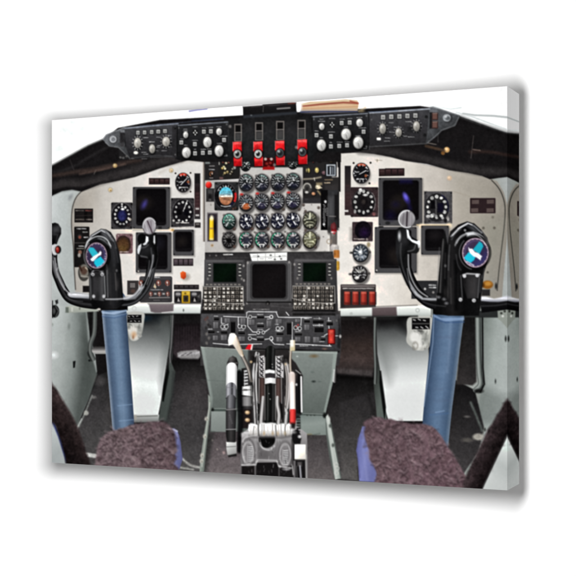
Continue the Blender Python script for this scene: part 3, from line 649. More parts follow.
for i, (x, y) in enumerate(((380, 262), (510, 258), (638, 255), (765, 250))):
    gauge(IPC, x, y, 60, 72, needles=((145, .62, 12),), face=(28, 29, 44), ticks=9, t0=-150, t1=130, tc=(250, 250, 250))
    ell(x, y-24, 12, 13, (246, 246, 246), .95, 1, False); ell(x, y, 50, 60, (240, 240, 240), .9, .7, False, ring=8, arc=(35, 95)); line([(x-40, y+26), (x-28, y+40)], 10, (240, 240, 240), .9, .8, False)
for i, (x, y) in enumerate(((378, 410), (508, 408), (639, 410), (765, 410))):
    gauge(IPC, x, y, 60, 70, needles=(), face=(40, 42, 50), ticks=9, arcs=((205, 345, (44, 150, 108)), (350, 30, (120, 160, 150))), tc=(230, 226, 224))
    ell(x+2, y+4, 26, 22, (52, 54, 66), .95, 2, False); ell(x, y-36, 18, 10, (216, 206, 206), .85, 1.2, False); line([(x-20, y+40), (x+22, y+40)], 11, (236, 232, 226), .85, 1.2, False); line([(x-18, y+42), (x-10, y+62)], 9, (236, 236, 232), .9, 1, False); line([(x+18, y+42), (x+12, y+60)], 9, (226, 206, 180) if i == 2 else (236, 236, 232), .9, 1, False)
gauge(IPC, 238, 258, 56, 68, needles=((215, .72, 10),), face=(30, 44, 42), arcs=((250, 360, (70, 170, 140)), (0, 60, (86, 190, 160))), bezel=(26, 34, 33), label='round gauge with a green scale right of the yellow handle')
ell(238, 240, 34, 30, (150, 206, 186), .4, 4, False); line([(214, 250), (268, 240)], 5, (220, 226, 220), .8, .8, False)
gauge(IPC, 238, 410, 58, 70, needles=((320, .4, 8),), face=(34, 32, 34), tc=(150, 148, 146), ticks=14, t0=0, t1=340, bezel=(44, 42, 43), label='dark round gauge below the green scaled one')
ell(236, 412, 22, 22, (14, 13, 14), .9, 1.4, False); ell(228, 384, 24, 12, (120, 116, 114), .6, 2, False)
use(IPC)
for x in (282, 428, 560): 
    for y in (320, 466): ell(x, y, 13, 13, (70, 56, 52), .9, 1.4, False); ell(x+2, y-2, 5, 5, (120, 96, 86), .8, .9, False)
for x, y in ((330, 196), (450, 348), (586, 344), (700, 344), (455, 206)): ell(x, y, 9, 8, (80, 76, 74), .8, 1.2, False)
ys = part('lever', IPC, 'bright yellow slide handle in a dark slot')
rect(60, 186, 146, 424, (92, 86, 90), s=.9); rect(68, 192, 138, 418, (52, 46, 50), .95, 1, False); rect(64, 188, 142, 196, (150, 144, 144), .7, 1, False)
poly([(78, 236), (96, 212), (112, 236), (116, 300), (114, 410), (74, 410), (76, 320)], lin((74, 0), (116, 0), (206, 170, 34), (250, 226, 60), (232, 196, 40), (160, 124, 30)), s=1)
ell(96, 230, 15, 20, (246, 242, 226), .9, 2, False); rect(78, 310, 112, 324, (150, 110, 90), .7, 1.4, False); rect(82, 398, 108, 414, (240, 232, 190), .8, 1.6, False)
ell(122, 300, 9, 50, (14, 12, 13), .9, 1.4, False)
use(IPC); ell(100, 456, 13, 13, (196, 172, 140), .9, 1.2, False); ell(100, 456, 7, 7, (130, 108, 84), .8, 1, False); ell(90, 122, 4, 8, (120, 114, 110), .8, .8, False)
V(270, 190, 70)
for k, (y, nd, fc) in enumerate(((248, ((0, .7, 16), (90, .5, 9)), (64, 64, 54)), (408, ((0, .7, 14), (-90, .6, 8)), (104, 102, 78)))):
    gauge(IPC, 328, y, 60, 76, needles=(), face=fc, ticks=12, t0=0, t1=330, tc=(206, 204, 176), bezel=(56, 54, 48), label='olive tinted clock-like gauge, %s of its pair' % ('upper' if k == 0 else 'lower'))
    line([(328, y-6), (330, y-54)], 17, (226, 226, 200), .9, 1.2, False); line([(288, y-8), (320, y-10)], 9, (220, 220, 196), .9, 1, False); ell(328, y+10, 30, 16, (36, 36, 30) if k == 0 else (120, 120, 96), .9, 2, False)
    dashes(300, y+14, 360, y+20, 4, w=8, col=(210, 210, 180)); line([(306, y+44), (350, y+40)], 9, (200, 198, 170), .7, 1.4, False); line([(340, y-30), (358, y-40)], 8, (160, 158, 130), .8, 1, False)
    ell(398, y-10, 14, 26, (90, 88, 82), .8, 2, False)
use(IPC)
for x, y in ((292, 176), (374, 312), (292, 332), (374, 470), (276, 124), (400, 146), (398, 396), (110, 160), (238, 312), (240, 470), (108, 470), (240, 160)): ell(x, y, 11, 12, (64, 54, 50), .9, 1.3, False); ell(x-2, y-3, 4, 4, (140, 126, 116), .8, .9, False)
V(260, 140, 70)
pl = part('switch_panel', IPC); rect(352, 150, 590, 520, (42, 40, 40), s=1)
for (x, y, rx, ry, c) in ((434, 134, 16, 16, (120, 112, 64)), (488, 154, 24, 24, (104, 42, 42)), (438, 180, 8, 8, (90, 40, 38)), (400, 250, 10, 18, (196, 180, 110)), (384, 250, 6, 14, (150, 140, 96)), (468, 248, 16, 22, (206, 186, 120)), (440, 442, 15, 13, (196, 144, 110)), (478, 386, 22, 20, (210, 196, 170)), (530, 270, 22, 16, (110, 86, 90))):
    part('switch', IPC); ell(x+4, y+5, rx*1.25, ry*1.2, (16, 15, 15), .8, 1.3, False); ell(x, y, rx, ry, c, .95, 1); ell(x-rx*.25, y-ry*.3, rx*.4, ry*.35, tuple(min(255, v*1.35) for v in c), .85, 1, False)
use(pl)
line([(360, 322), (440, 318), (500, 306)], 13, (170, 160, 140), .85, 1.4, False); line([(446, 312), (450, 334)], 6, (230, 226, 214), .9, .8, False); rect(360, 340, 370, 450, (24, 23, 23), .8, 1.6, False)
ell(390, 394, 38, 42, (70, 68, 66), .95, 1.2, False); ell(388, 392, 30, 34, (206, 202, 192), .85, 1, False, ring=9, arc=(250, 100)); ell(384, 430, 14, 10, (220, 218, 212), .9, 1, False); ell(388, 400, 12, 16, (40, 38, 38), .9, 1.2, False)
rect(462, 350, 512, 372, (150, 136, 108), .85, 1.4, False); dashes(464, 392, 510, 398, 3, w=13, col=(226, 216, 190)); line([(476, 420), (500, 450)], 12, (176, 158, 120), .8, 1.4, False); dashes(372, 488, 396, 490, 2, w=8)
dashes(530, 350, 580, 356, 3, w=7, col=(170, 150, 120)); rect(352, 478, 512, 520, (52, 50, 52), .9, 1.4, False)
V(325, 150, 80)
pl = part('switch_panel', IPC); rect(0, 100, 84, 190, (32, 32, 33), s=.8)
rect(10, 104, 76, 186, (196, 204, 212), .9, .7, False); rect(18, 112, 68, 178, (30, 31, 34), .95, .7, False); rect(34, 120, 44, 176, (196, 204, 212), .85, .7, False); rect(52, 122, 60, 176, (150, 158, 168), .85, .7, False); dashes(14, 112, 70, 114, 4, w=5)
part('knob', IPC); ell(44, 72, 25, 25, (26, 25, 25), s=1); ell(42, 68, 19, 19, (166, 130, 86), .95, 1, False); ell(40, 66, 12, 12, (214, 186, 140), .9, 1.2, False); ell(44, 72, 6, 6, (80, 60, 44), .9, .9, False)
use(IPC); rect(0, 196, 100, 300, (40, 38, 38), .95, 1.2, False); dashes(0, 214, 56, 218, 3, w=9, col=(160, 140, 112)); dashes(0, 236, 40, 240, 2, w=9, col=(180, 164, 140)); rect(0, 250, 92, 300, (58, 55, 55), .8, 2, False)
V(270, 190, 70)
gs = part('gear_lever', IPC, 'landing gear style lever with a red grip beside a black lettered strip')
rect(418, 0, 476, 330, (16, 15, 16), s=.8); rect(476, 0, 560, 330, (52, 52, 54), .95, 1, True); rect(530, 40, 556, 250, (24, 22, 23), .8, 2, False); rect(480, 60, 520, 210, (96, 96, 98), .6, 5, False)
for k in range(13): line([(440+R.uniform(-4, 4), 120+k*12), (452+R.uniform(-3, 6), 122+k*12)], 5, (214, 214, 214), .8, .6, False)
for k in range(5): line([(462, 150+k*14), (472, 152+k*14)], 5, (196, 196, 196), .75, .6, False)
ell(456, 96, 10, 12, (236, 236, 236), .9, .8, False); ell(444, 282, 10, 10, (236, 236, 236), .9, .9, False); line([(440, 290), (450, 300)], 5, (220, 220, 220), .8, .7, False); line([(490, 216), (540, 218)], 5, (170, 164, 160), .8, 1, False)
rect(494, 300, 552, 640, lin((494, 0), (552, 0), (64, 60, 60), (130, 122, 116), (96, 90, 86), (60, 56, 54)), .9, 1.4); ell(486, 330, 14, 34, (44, 40, 40), .9, 1.6, False)
part('lever_grip', IPC); poly([(504, 280), (530, 264), (546, 290), (548, 340), (530, 364), (508, 350), (500, 310)], lin((500, 0), (548, 0), (150, 26, 34), (214, 48, 56), (150, 22, 30)), s=1); ell(522, 300, 9, 18, (246, 130, 130), .7, 2, False); rect(510, 322, 542, 332, (120, 20, 26), .8, 1.2, False); dashes(508, 346, 540, 350, 2, w=10, col=(230, 220, 216))
use(gs); rect(510, 380, 544, 440, (104, 98, 94), .9, 1.6, False)
ell(486, 424, 18, 18, (150, 134, 116), .9, 1.2, False, ring=6)
V(325, 225, 80)
part('lever_grip', IPC, 'amber plastic grip on a clear sleeve')
rect(38, 140, 100, 330, lin((38, 0), (100, 0), (196, 190, 188), (226, 220, 214), (170, 164, 160)), .9, 1.4, r=22)
rect(62, 180, 104, 240, lin((62, 0), (104, 0), (164, 96, 40), (196, 128, 62), (150, 88, 38)), .95, 1.4, False, r=10); rect(58, 258, 104, 328, lin((58, 0), (104, 0), (190, 140, 40), (216, 176, 70), (160, 112, 34)), .95, 1.4, False, r=14); rect(64, 238, 100, 258, (226, 216, 206), .8, 2, False); ell(72, 290, 8, 20, (240, 212, 130), .7, 2, False)
V(325, 150, 80); use(IPC); rect(40, 500, 100, 576, (46, 44, 45), .6, 3, False)
# ---------------------------------------------------------------- glareshield
GS = part('glareshield', -1, 'black glareshield cowl across the top of the panels')
P = [(51, 166), (62, 160), (71, 155), (88, 145.6), (105, 138.3), (118, 128), (160, 120), (230, 116), (300, 112), (420, 106), (440, 109), (461, 116.5), (482, 124), (499.4, 130.3), (512, 134),
     (512, 176.6), (498.6, 178), (490, 179.4), (482, 176), (468, 173), (450, 170.4), (427, 164), (405, 161), (390, 157), (374, 154), (360, 152.5), (341, 153.5), (341, 162), (310, 162), (228, 162), (203, 162), (188, 160.5), (179.5, 162.5), (160, 168.4), (135, 177), (120, 180.4), (100, 184.5), (81.7, 191.5), (72, 189.4), (62, 191), (51, 196)]
V(0, 0, 576)
poly(P, (29, 27, 28), s=1)
# lighter rolled edge along the bottom, brownish sheen
line([(51, 188), (66, 184), (84, 184), (110, 177), (135, 170), (160, 162), (180, 157)], 9, (66, 62, 62), .75, 6, False, curve=True)
line([(51, 176), (75, 172), (96, 169), (118, 164), (140, 160)], 4, (84, 68, 62), .6, 3, False, curve=True)
line([(80, 174), (100, 170), (125, 164)], 2, (104, 84, 76), .6, 2, False, curve=True)
line([(51, 172), (70, 168), (98, 152), (110, 146)], 2, (48, 46, 47), .8, 3, False, curve=True)
line([(96, 170), (94, 174)], 1, (120, 112, 108), .5, .8, False); line([(70, 160), (74, 170)], 1, (66, 62, 62), .6, 1, False)
poly([(51, 190), (66, 187), (82, 187), (104, 181), (82, 191.5), (72, 189.4), (62, 191), (51, 196)], (20, 19, 20), .7, 2, False)
line([(360, 150), (390, 152), (420, 158), (450, 165), (482, 171), (512, 171)], 8, (62, 59, 59), .7, 5, False, curve=True)
line([(470, 152), (490, 152), (512, 156)], 3, (70, 52, 46), .55, 2.5, False, curve=True); line([(473, 149.5), (480, 150.5)], 1.2, (150, 130, 120), .7, 1, False); line([(473.5, 136), (471, 158)], .8, (96, 88, 86), .7, .8, False)
line([(51, 166), (71, 155), (88, 145.6), (105, 138.6)], 1.6, (120, 122, 120), .6, 2, False); line([(461, 116.8), (482, 124.4), (512, 134)], 2.2, (110, 112, 112), .6, 2.6, False)
ell(115, 165.6, 2.2, 2.2, (196, 164, 110), .9, 1, False); ell(114.5, 165, 1.1, 1.1, (240, 222, 180), .8, .8, False)
ell(446.8, 149.8, 2.8, 2.8, (214, 170, 112), .95, 1.2, False); ell(446.3, 149.2, 1.4, 1.4, (246, 226, 176), .9, 1, False); ell(443, 153, 2, 2, (150, 104, 56), .8, 1, False)
line([(426, 146), (444, 150.5)], 2.6, (84, 66, 52), .8, 1.6, False); line([(428, 143), (436, 144.5)], 1, (150, 142, 134), .7, .8, False); line([(438, 130), (438, 142)], 1, (70, 68, 68), .7, .8, False)
def label(x, y, w=16, a=.75, h=3.4):
    q = random.Random(int(x*13+y*7)); n = max(2, int(w/6))
    for k in range(n):
        c = 150+90*q.random(); xa = x-w/2+w*k/n
        line([(xa, y+q.uniform(-.8, .8)), (xa+w/n*.7, y+q.uniform(-.8, .8))], h, (c, c, c), a, .6, False)
def button(par, x, y, w, h=None, col=(176, 176, 174)):
    h = h or w; part('push_button', par)
    rect(x-w/2-2, y-h/2-2, x+w/2+3, y+h/2+4, (14, 14, 14), .8, .8, False)
    rect(x-w/2, y-h/2, x+w/2, y+h/2, col, s=.6, r=2)
    rect(x-w/2+2, y-h/2+1, x+w/2-2, y-h/2+4, (232, 232, 230), .7, .8, False)
    rect(x-w*.22, y-h*.16, x+w*.26, y+h*.26, tuple(v*.62 for v in col), .7, .9, False)
def cross(par, x, y, r):
    part('direction_knob', par); ell(x, y, r*1.3, r*1.5, (16, 16, 16), .95, 1)
    for dx, dy in ((0, -1), (0, 1), (1, 0), (-1, 0)): ell(x+dx*r*.7, y+dy*r*.9, r*.34, r*.42, (226, 226, 224), .95, .7, False)
# ---- mode panels left of centre
V(40, 80, 120)
MB = part('panel_bracket', GS, 'grey bracket at the left end of the glareshield panels')
poly([(300, 285), (318, 262), (405, 226), (440, 224), (430, 376), (412, 356), (374, 322), (330, 318)], lin((320, 260), (400, 350), (118, 120, 124), (92, 94, 97), (70, 71, 73)), s=.8)
line([(302, 285), (318, 263), (405, 228)], 4, (190, 192, 196), .6, .8, False); line([(314, 300), (334, 317), (376, 324), (412, 358), (432, 378)], 5, (150, 152, 154), .6, 1, False)
ell(352, 288, 20, 20, (60, 60, 62), .7, 1.5, False); ell(350, 284, 17, 17, (196, 198, 202), .95, 1, False); ell(352, 286, 10, 10, (116, 118, 122), .9, 1, False)
rect(384, 246, 408, 300, (44, 43, 45), .9, 1.2, False); rect(386, 240, 412, 252, (140, 142, 146), .8, 1, False); rect(408, 250, 420, 320, (20, 20, 21), .9, 1.2, False); rect(386, 290, 404, 320, (60, 58, 60), .8, 1.2, False)
poly([(376, 330), (412, 362), (430, 378), (400, 380), (380, 370)], (40, 39, 40), .9, 1.5, False)
for x, y in ((386, 372), (400, 374), (416, 366)): ell(x, y, 6, 5, (120, 118, 116), .7, 1, False)
M1 = part('radio_panel', GS, 'long dark control panel left of centre with small knobs')
poly([(405, 228), (576, 213), (658, 207), (660, 372), (576, 368), (470, 382), (432, 376), (414, 330)], lin((500, 215), (510, 380), (74, 74, 77), (56, 55, 58), (42, 41, 43)), s=.8)
line([(408, 232), (576, 216), (662, 209)], 7, (168, 174, 186), .85, .9, False)
line([(440, 374), (560, 362), (660, 366)], 5, (90, 90, 92), .6, 1, False)
for x, y in ((470, 253), (502, 252), (536, 250), (570, 247)): button(M1, x, y, 17, 19)
knob(M1, 468, 302, 18, 26, (196, 192, 184)); 
for k in range(12):
    an = math.radians(30*k); line([(468+math.sin(an)*21, 302-math.cos(an)*30), (468+math.sin(an)*25, 302-math.cos(an)*35)], 3, (230, 230, 228), .8, .5, False)
knob(M1, 538, 330, 15, 22, (184, 180, 172)); part('push_button', M1); ell(460, 349, 11, 8, (240, 238, 232), s=.9)
use(M1); label(508, 277, 26); label(500, 347, 24); label(508, 356, 24); label(538, 297, 26); label(568, 322, 16); label(502, 378, 26, .4); label(446, 378, 16, .5)
V(140, 90, 100)
use(M1); rect(186, 208, 212, 392, (48, 47, 49), .9, 1, False); ell(203, 222, 5, 5, (20, 20, 20), .9, .6, False); ell(203, 372, 5, 5, (110, 110, 110), .8, .6, False)
button(M1, 105, 240, 22); button(M1, 144, 237, 22)
knob(M1, 150, 297, 23, 29, (190, 186, 178))
for k in range(12):
    an = math.radians(30*k); line([(150+math.sin(an)*27, 297-math.cos(an)*34), (150+math.sin(an)*32, 297-math.cos(an)*39)], 3, (230, 230, 228), .8, .5, False)
use(M1); label(108, 272, 26); label(170, 262, 24); label(110, 320, 18); label(66, 300, 24); label(140, 350, 32); label(175, 327, 18, .5); label(100, 350, 14, .5); line([(60, 388), (190, 384)], 4, (90, 90, 92), .7, 1, False)
def mode_panel(lbl, outline, knobs, cr, buttons, labels):
    m = part('radio_panel', GS, lbl)
    xs = [p[0] for p in outline]; ys = [p[1] for p in outline]
    poly(outline, lin((min(xs), min(ys)), (min(xs)+30, max(ys)), (50, 50, 52), (36, 36, 38), (28, 28, 29)), s=.8)
    line(outline[:2], 7, (150, 156, 166), .8, .9, False); line([outline[1], outline[2]], 4, (96, 96, 98), .8, .8, False); line([outline[0], outline[-1]], 5, (14, 14, 14), .9, .8, False)
    for x, y in ((outline[0][0]+10, outline[0][1]+14), (outline[1][0]-9, outline[1][1]+14), (outline[1][0]-9, outline[2][1]-16)): ell(x, y, 5, 6, (110, 110, 110), .8, .7, False)
    for b in buttons: button(m, *b, 22, 24)
    for k in knobs: knob(m, *k, col=(216, 215, 212))
    cross(m, *cr, 12)
    use(m)
    for l in labels: label(*l)
    return m
M2 = mode_panel('square dark control panel with white knobs, left of the red handles',
    [(214, 204), (508, 184), (515, 392), (330, 402), (240, 408), (200, 396), (214, 380)],
    [(263, 258, 15, 20), (388, 300, 25, 32), (455, 240, 17, 22), (267, 360, 26, 32), (455, 350, 26, 34)], (318, 246),
    [(238, 302), (316, 312), (368, 240), (408, 238), (484, 288), (317, 365), (362, 362), (402, 360)],
    [(262, 226, 22), (262, 236, 26), (318, 212, 30), (370, 218, 24), (408, 216, 26), (455, 212, 28), (388, 260, 24), (244, 282, 22), (318, 290, 34), (482, 266, 44), (266, 318, 22), (460, 308, 32), (366, 342, 30), (400, 340, 26), (318, 342, 12), (495, 380, 20, .5)])
# ---- black centre section with the four fire handles
V(220, 90, 100)
use(GS); poly([(48, 168), (132, 160), (440, 138), (530, 150), (540, 400), (48, 402)], lin((300, 150), (300, 400), (30, 30, 31), (40, 40, 41), (26, 26, 27)), .95, 1.2)
for x0 in (130, 250, 376): poly([(x0, 200), (x0+66, 196), (x0+60, 390), (x0+4, 392)], (46, 46, 48), .6, 10, False)
bx = part('compass_box', GS, 'flat black box on top of the glareshield')
poly([(132, 96), (244, 88), (246, 82), (382, 72), (438, 72), (442, 136), (300, 150), (134, 160)], lin((280, 76), (284, 150), (46, 44, 46), (30, 29, 30), (24, 23, 24)), s=.8)
poly([(134, 146), (300, 134), (442, 124), (442, 138), (300, 152), (134, 162)], (56, 60, 66), .8, 1.5, False)
line([(132, 97), (244, 89), (440, 74)], 4, (110, 104, 104), .7, 1, False); line([(250, 92), (248, 126)], 3, (120, 116, 114), .8, .8, False); line([(330, 108), (402, 103)], 8, (176, 172, 170), .8, 1, False); line([(180, 98), (230, 94)], 4, (90, 86, 86), .7, .8, False); line([(284, 92), (340, 88)], 4, (80, 76, 76), .7, .8, False); line([(394, 78), (430, 76)], 7, (140, 70, 58), .7, 1.2, False); ell(180, 146, 5, 4, (120, 124, 128), .8, .9, False)
for (x0, y0, x1, y1) in ((82, 195, 126, 296), (202, 186, 248, 290), (323, 178, 370, 288), (446, 172, 493, 284)):
    part('indicator_window', GS)
    rect(x0, y0, x1, y1, (120, 114, 110), s=.6); rect(x0+6, y0+7, x1-6, y1-4, (52, 50, 50), .95, .6, False); rect(x0+8, y0+10, x1-8, y0+46, (16, 15, 15), .95, .8, False); line([(x0+3, y0+50), (x1-3, y0+49)], 4, (150, 144, 140), .9, .7, False); rect(x0+10, y0+58, x1-10, y1-10, (74, 72, 72), .8, 1.2, False)
rb = part('guarded_switch', GS, 'dark red guarded switch between the middle red handles')
rect(248, 392, 312, 456, (88, 16, 18), s=.9, r=4); rect(254, 400, 306, 448, (60, 12, 14), .9, 1, False); rect(246, 442, 314, 460, (170, 28, 30), .9, 1.2, False)
for x in (262, 296): ell(x, 398, 8, 8, (206, 196, 190), .9, .9, False)
for x, y in ((270, 424), (290, 420), (280, 440)): ell(x, y, 8, 7, (160, 50, 46), .8, 1.2, False)
for k, (x0, y0, x1, y1, rc) in enumerate(((74, 300, 126, 438, (178, 174, 170)), (193, 299, 246, 438, (206, 204, 200)), (318, 294, 372, 432, (92, 92, 94)), (446, 287, 502, 426, (110, 110, 112)))):
    h = part('fire_handle', GS, ['red fire handle with a silver ring, leftmost of four', 'red fire handle with a bright silver ring, second of four', 'red fire handle with a black knob, third of four', 'red fire handle with a grey knob, rightmost of four'][k])
    rect(x0+4, y0+6, x1+5, y1+6, (12, 10, 10), .7, 2, False)
    xm, ym = (x0+x1)/2, (y0+y1)/2
    poly([(x0, y0), (x1-2, y0-3), (x1, y0+50), (x1-6, ym), (x1+1, y1-50), (x1, y1), (x0+6, y1+2), (x0+4, y1-50), (x0+6, ym), (x0-1, y0+50)], lin((x0, y0), (x1, y1), (244, 60, 62), (220, 30, 36), (206, 26, 32), (176, 20, 26)), s=.9)
    rect(x0+6, y0+2, x1-4, y0+12, (252, 140, 136), .7, 2, False); rect(x0+8, y1-42, x1-6, y1-30, (250, 74, 74), .7, 2.5, False)
    line([(x0, y0), (x0, y0+50)], 3, (250, 190, 186), .6, .8, False); line([(x1, y1-48), (x1, y1)], 3, (250, 190, 186), .5, .8, False)
    ell(xm+1, ym, 27, 28, (22, 18, 18), .95, 1.2); ell(xm, ym, 22, 24, rc, .95, .8); ell(xm, ym, 11, 13, (26, 25, 26), .95, .9); ell(xm-7, ym-10, 7, 6, (250, 250, 248), .8, 1, False)
    if k > 1: ell(xm+2, ym+2, 16, 18, (44, 44, 46), .8, 1.6, False); ell(xm-5, ym-8, 6, 7, (196, 196, 196), .8, 1, False)
use(GS)
for x, y in ((84, 448), (314, 432), (440, 330), (58, 210)): ell(x, y, 8, 9, (150, 146, 144), .7, 1.2, False)
# ---- right of centre
V(300, 80, 100)
M3 = mode_panel('square dark control panel with white knobs, right of the red handles',
    [(70, 212), (392, 192), (400, 400), (330, 410), (180, 418), (70, 420), (70, 300)],
    [(125, 268, 16, 20), (265, 312, 29, 34), (343, 246, 20, 24), (123, 375, 27, 34), (335, 360, 30, 36)], (185, 258),
    [(95, 318), (178, 325), (240, 248), (286, 245), (366, 298), (178, 383), (226, 380), (271, 376)],
    [(125, 226, 22), (125, 238, 40), (186, 222, 34), (244, 226, 28), (288, 222, 28), (343, 216, 32), (264, 270, 26), (96, 294, 22), (182, 300, 40), (360, 276, 44), (124, 332, 18), (335, 322, 32), (230, 358, 34), (272, 356, 28), (178, 360, 12), (376, 394, 20, .5)])
V(360, 80, 100)
MB2 = part('panel_bracket', GS, 'grey bracket at the right end of the glareshield panels')
poly([(395, 160), (420, 154), (576, 204), (548, 262), (470, 290), (440, 320), (385, 366), (376, 360)], lin((420, 180), (480, 320), (106, 108, 112), (84, 86, 89), (66, 67, 69)), s=.9)
line([(420, 156), (570, 204)], 5, (176, 180, 184), .6, 1.2, False); line([(570, 212), (546, 262), (470, 290), (440, 320), (386, 364)], 6, (140, 143, 146), .7, 1.2, False)
ell(506, 222, 27, 26, (50, 50, 52), .7, 1.6, False); ell(500, 218, 23, 22, (186, 190, 194), .95, 1, False); ell(504, 220, 13, 12, (112, 116, 120), .9, 1, False); ell(494, 210, 8, 7, (246, 248, 250), .8, 1.2, False)
rect(400, 186, 416, 280, (26, 26, 27), .9, 1.2, False)
for y in (210, 259):
    part('annunciator_lights', GS); rect(413, y-22, 450, y+21, (60, 44, 42), s=.7); rect(418, y-16, 444, y+15, (118, 88, 80), .9, .9, False); line([(420, y-17), (444, y-18)], 4, (190, 170, 160), .7, .8, False)
M4 = part('radio_panel', GS, 'long dark control panel right of centre with small knobs')
poly([(48, 186), (230, 172), (400, 160), (398, 200), (384, 330), (376, 364), (200, 372), (60, 378), (48, 360)], lin((200, 170), (210, 375), (72, 72, 75), (58, 57, 60), (46, 45, 47)), s=.8)
line([(50, 190), (230, 178), (400, 166)], 8, (190, 196, 206), .85, .9, False); line([(60, 384), (380, 366)], 6, (110, 112, 114), .7, 1.2, False); line([(50, 190), (52, 376)], 5, (16, 16, 16), .9, .8, False)
for x, y in ((133, 215), (180, 212), (227, 210), (273, 207), (319, 205)): button(M4, x, y, 25, 26)
for (x, y, rx, ry) in ((130, 280, 20, 31), (222, 302, 19, 26), (325, 266, 20, 30)):
    use(M4)
    for k in range(12):
        an = math.radians(30*k); line([(x+math.sin(an)*(rx+5), y-math.cos(an)*(ry+4)), (x+math.sin(an)*(rx+11), y-math.cos(an)*(ry+9))], 3, (226, 226, 224), .75, .5, False)
    knob(M4, x, y, rx, ry, (176, 172, 164))
part('push_button', M4); rect(96, 332, 120, 347, (244, 242, 238), s=.9, r=5)
use(M4); label(180, 246, 28); label(280, 240, 34); label(160, 334, 30); label(156, 352, 34); label(214, 272, 40); label(296, 328, 38); label(180, 300, 20); label(262, 324, 20); ell(66, 228, 5, 5, (110, 110, 110), .8, .7, False); ell(382, 212, 9, 9, (30, 30, 31), .9, .8, False); ell(374, 318, 9, 9, (30, 30, 31), .9, .8, False); rect(272, 270, 300, 300, (30, 30, 31), .7, 3, False)
# stack of books / papers on the cowl
V(300, 80, 100)
BK = part('folded_papers', -1, 'stack of red, cream and navy edged folders lying on the glareshield')
poly([(6, 138), (60, 126), (150, 122), (260, 112), (328, 118), (338, 136), (330, 190), (4, 190)], (222, 190, 152), s=.9)
line([(10, 142), (120, 128), (260, 118), (328, 122)], 8, (236, 216, 182), .9, 1, False); line([(14, 152), (120, 140), (250, 130), (330, 134)], 9, (150, 70, 60), .9, 1.4, False); line([(8, 158), (160, 152), (300, 144)], 6, (232, 196, 160), .9, 1.2, False); line([(12, 166), (160, 160), (332, 154)], 5, (196, 150, 116), .8, 1.2, False); line([(290, 122), (334, 134)], 8, (170, 84, 68), .9, 1.4, False)
line([(6, 184), (160, 182), (330, 182)], 9, (36, 52, 96), .95, 1.4, False); line([(6, 174), (170, 172), (330, 168)], 5, (150, 150, 160), .7, 1.2, False); ell(6, 150, 7, 20, (246, 246, 246), .9, 2, False)
use(GS); line([(0, 192), (70, 196), (340, 188), (392, 184)], 8, (40, 42, 46), .9, 1.2, False); line([(340, 178), (360, 170), (376, 160)], 9, (226, 208, 176), .8, 2, False); ell(354, 178, 16, 8, (130, 116, 90), .9, 2, False)
line([(396, 184), (470, 182), (560, 174)], 5, (90, 104, 130), .7, 1, False)
V(140, 90, 100); line([(0, 206), (160, 196), (300, 182), (480, 168)], 5, (84, 90, 104), .8, 1.2, False); line([(300, 176), (480, 164)], 5, (60, 70, 96), .7, 1.2, False)
# ---------------------------------------------------------------- centre console with screens and keypads
CC = part('centre_console', -1, 'dark centre console with screens, keypads and white lined switch board')
V(195, 245, 80)
poly([(72, 56), (992, 50), (1020, 200), (1030, 480), (1050, 520), (1052, 760), (1036, 870), (40, 870), (36, 760), (40, 470), (66, 280)], (60, 58, 59), s=1)
rect(78, 58, 402, 118, (50, 48, 49), .9, 1.4, False); line([(78, 58), (990, 50)], 6, (20, 20, 20), .8, 1.2, False)
dashes(206, 68, 276, 74, 3, w=9, col=(230, 228, 224)); ell(152, 76, 6, 6, (150, 146, 144), .8, .9, False); ell(106, 76, 6, 6, (110, 106, 104), .8, .9, False); line([(84, 96), (380, 92)], 4, (84, 82, 82), .7, 1, False)
pc = part('placard', CC, 'white placard above the middle screen')
poly([(394, 62), (560, 56), (664, 52), (662, 112), (410, 118)], (240, 240, 238), s=.9)
for a, b in (((450, 62), (452, 116)), ((508, 60), (508, 116)), ((575, 58), (576, 114)), ((400, 88), (660, 84))): line([a, b], 3, (150, 150, 148), .7, .8, False)
for x, y in ((456, 82), (610, 82), (545, 74), (620, 100), (575, 104)): ell(x, y, 7, 5, (50, 50, 50), .85, .9, False)
for x, y in ((430, 78), (480, 100), (540, 96), (640, 76)): line([(x-12, y), (x+12, y)], 4, (140, 140, 140), .6, .8, False)
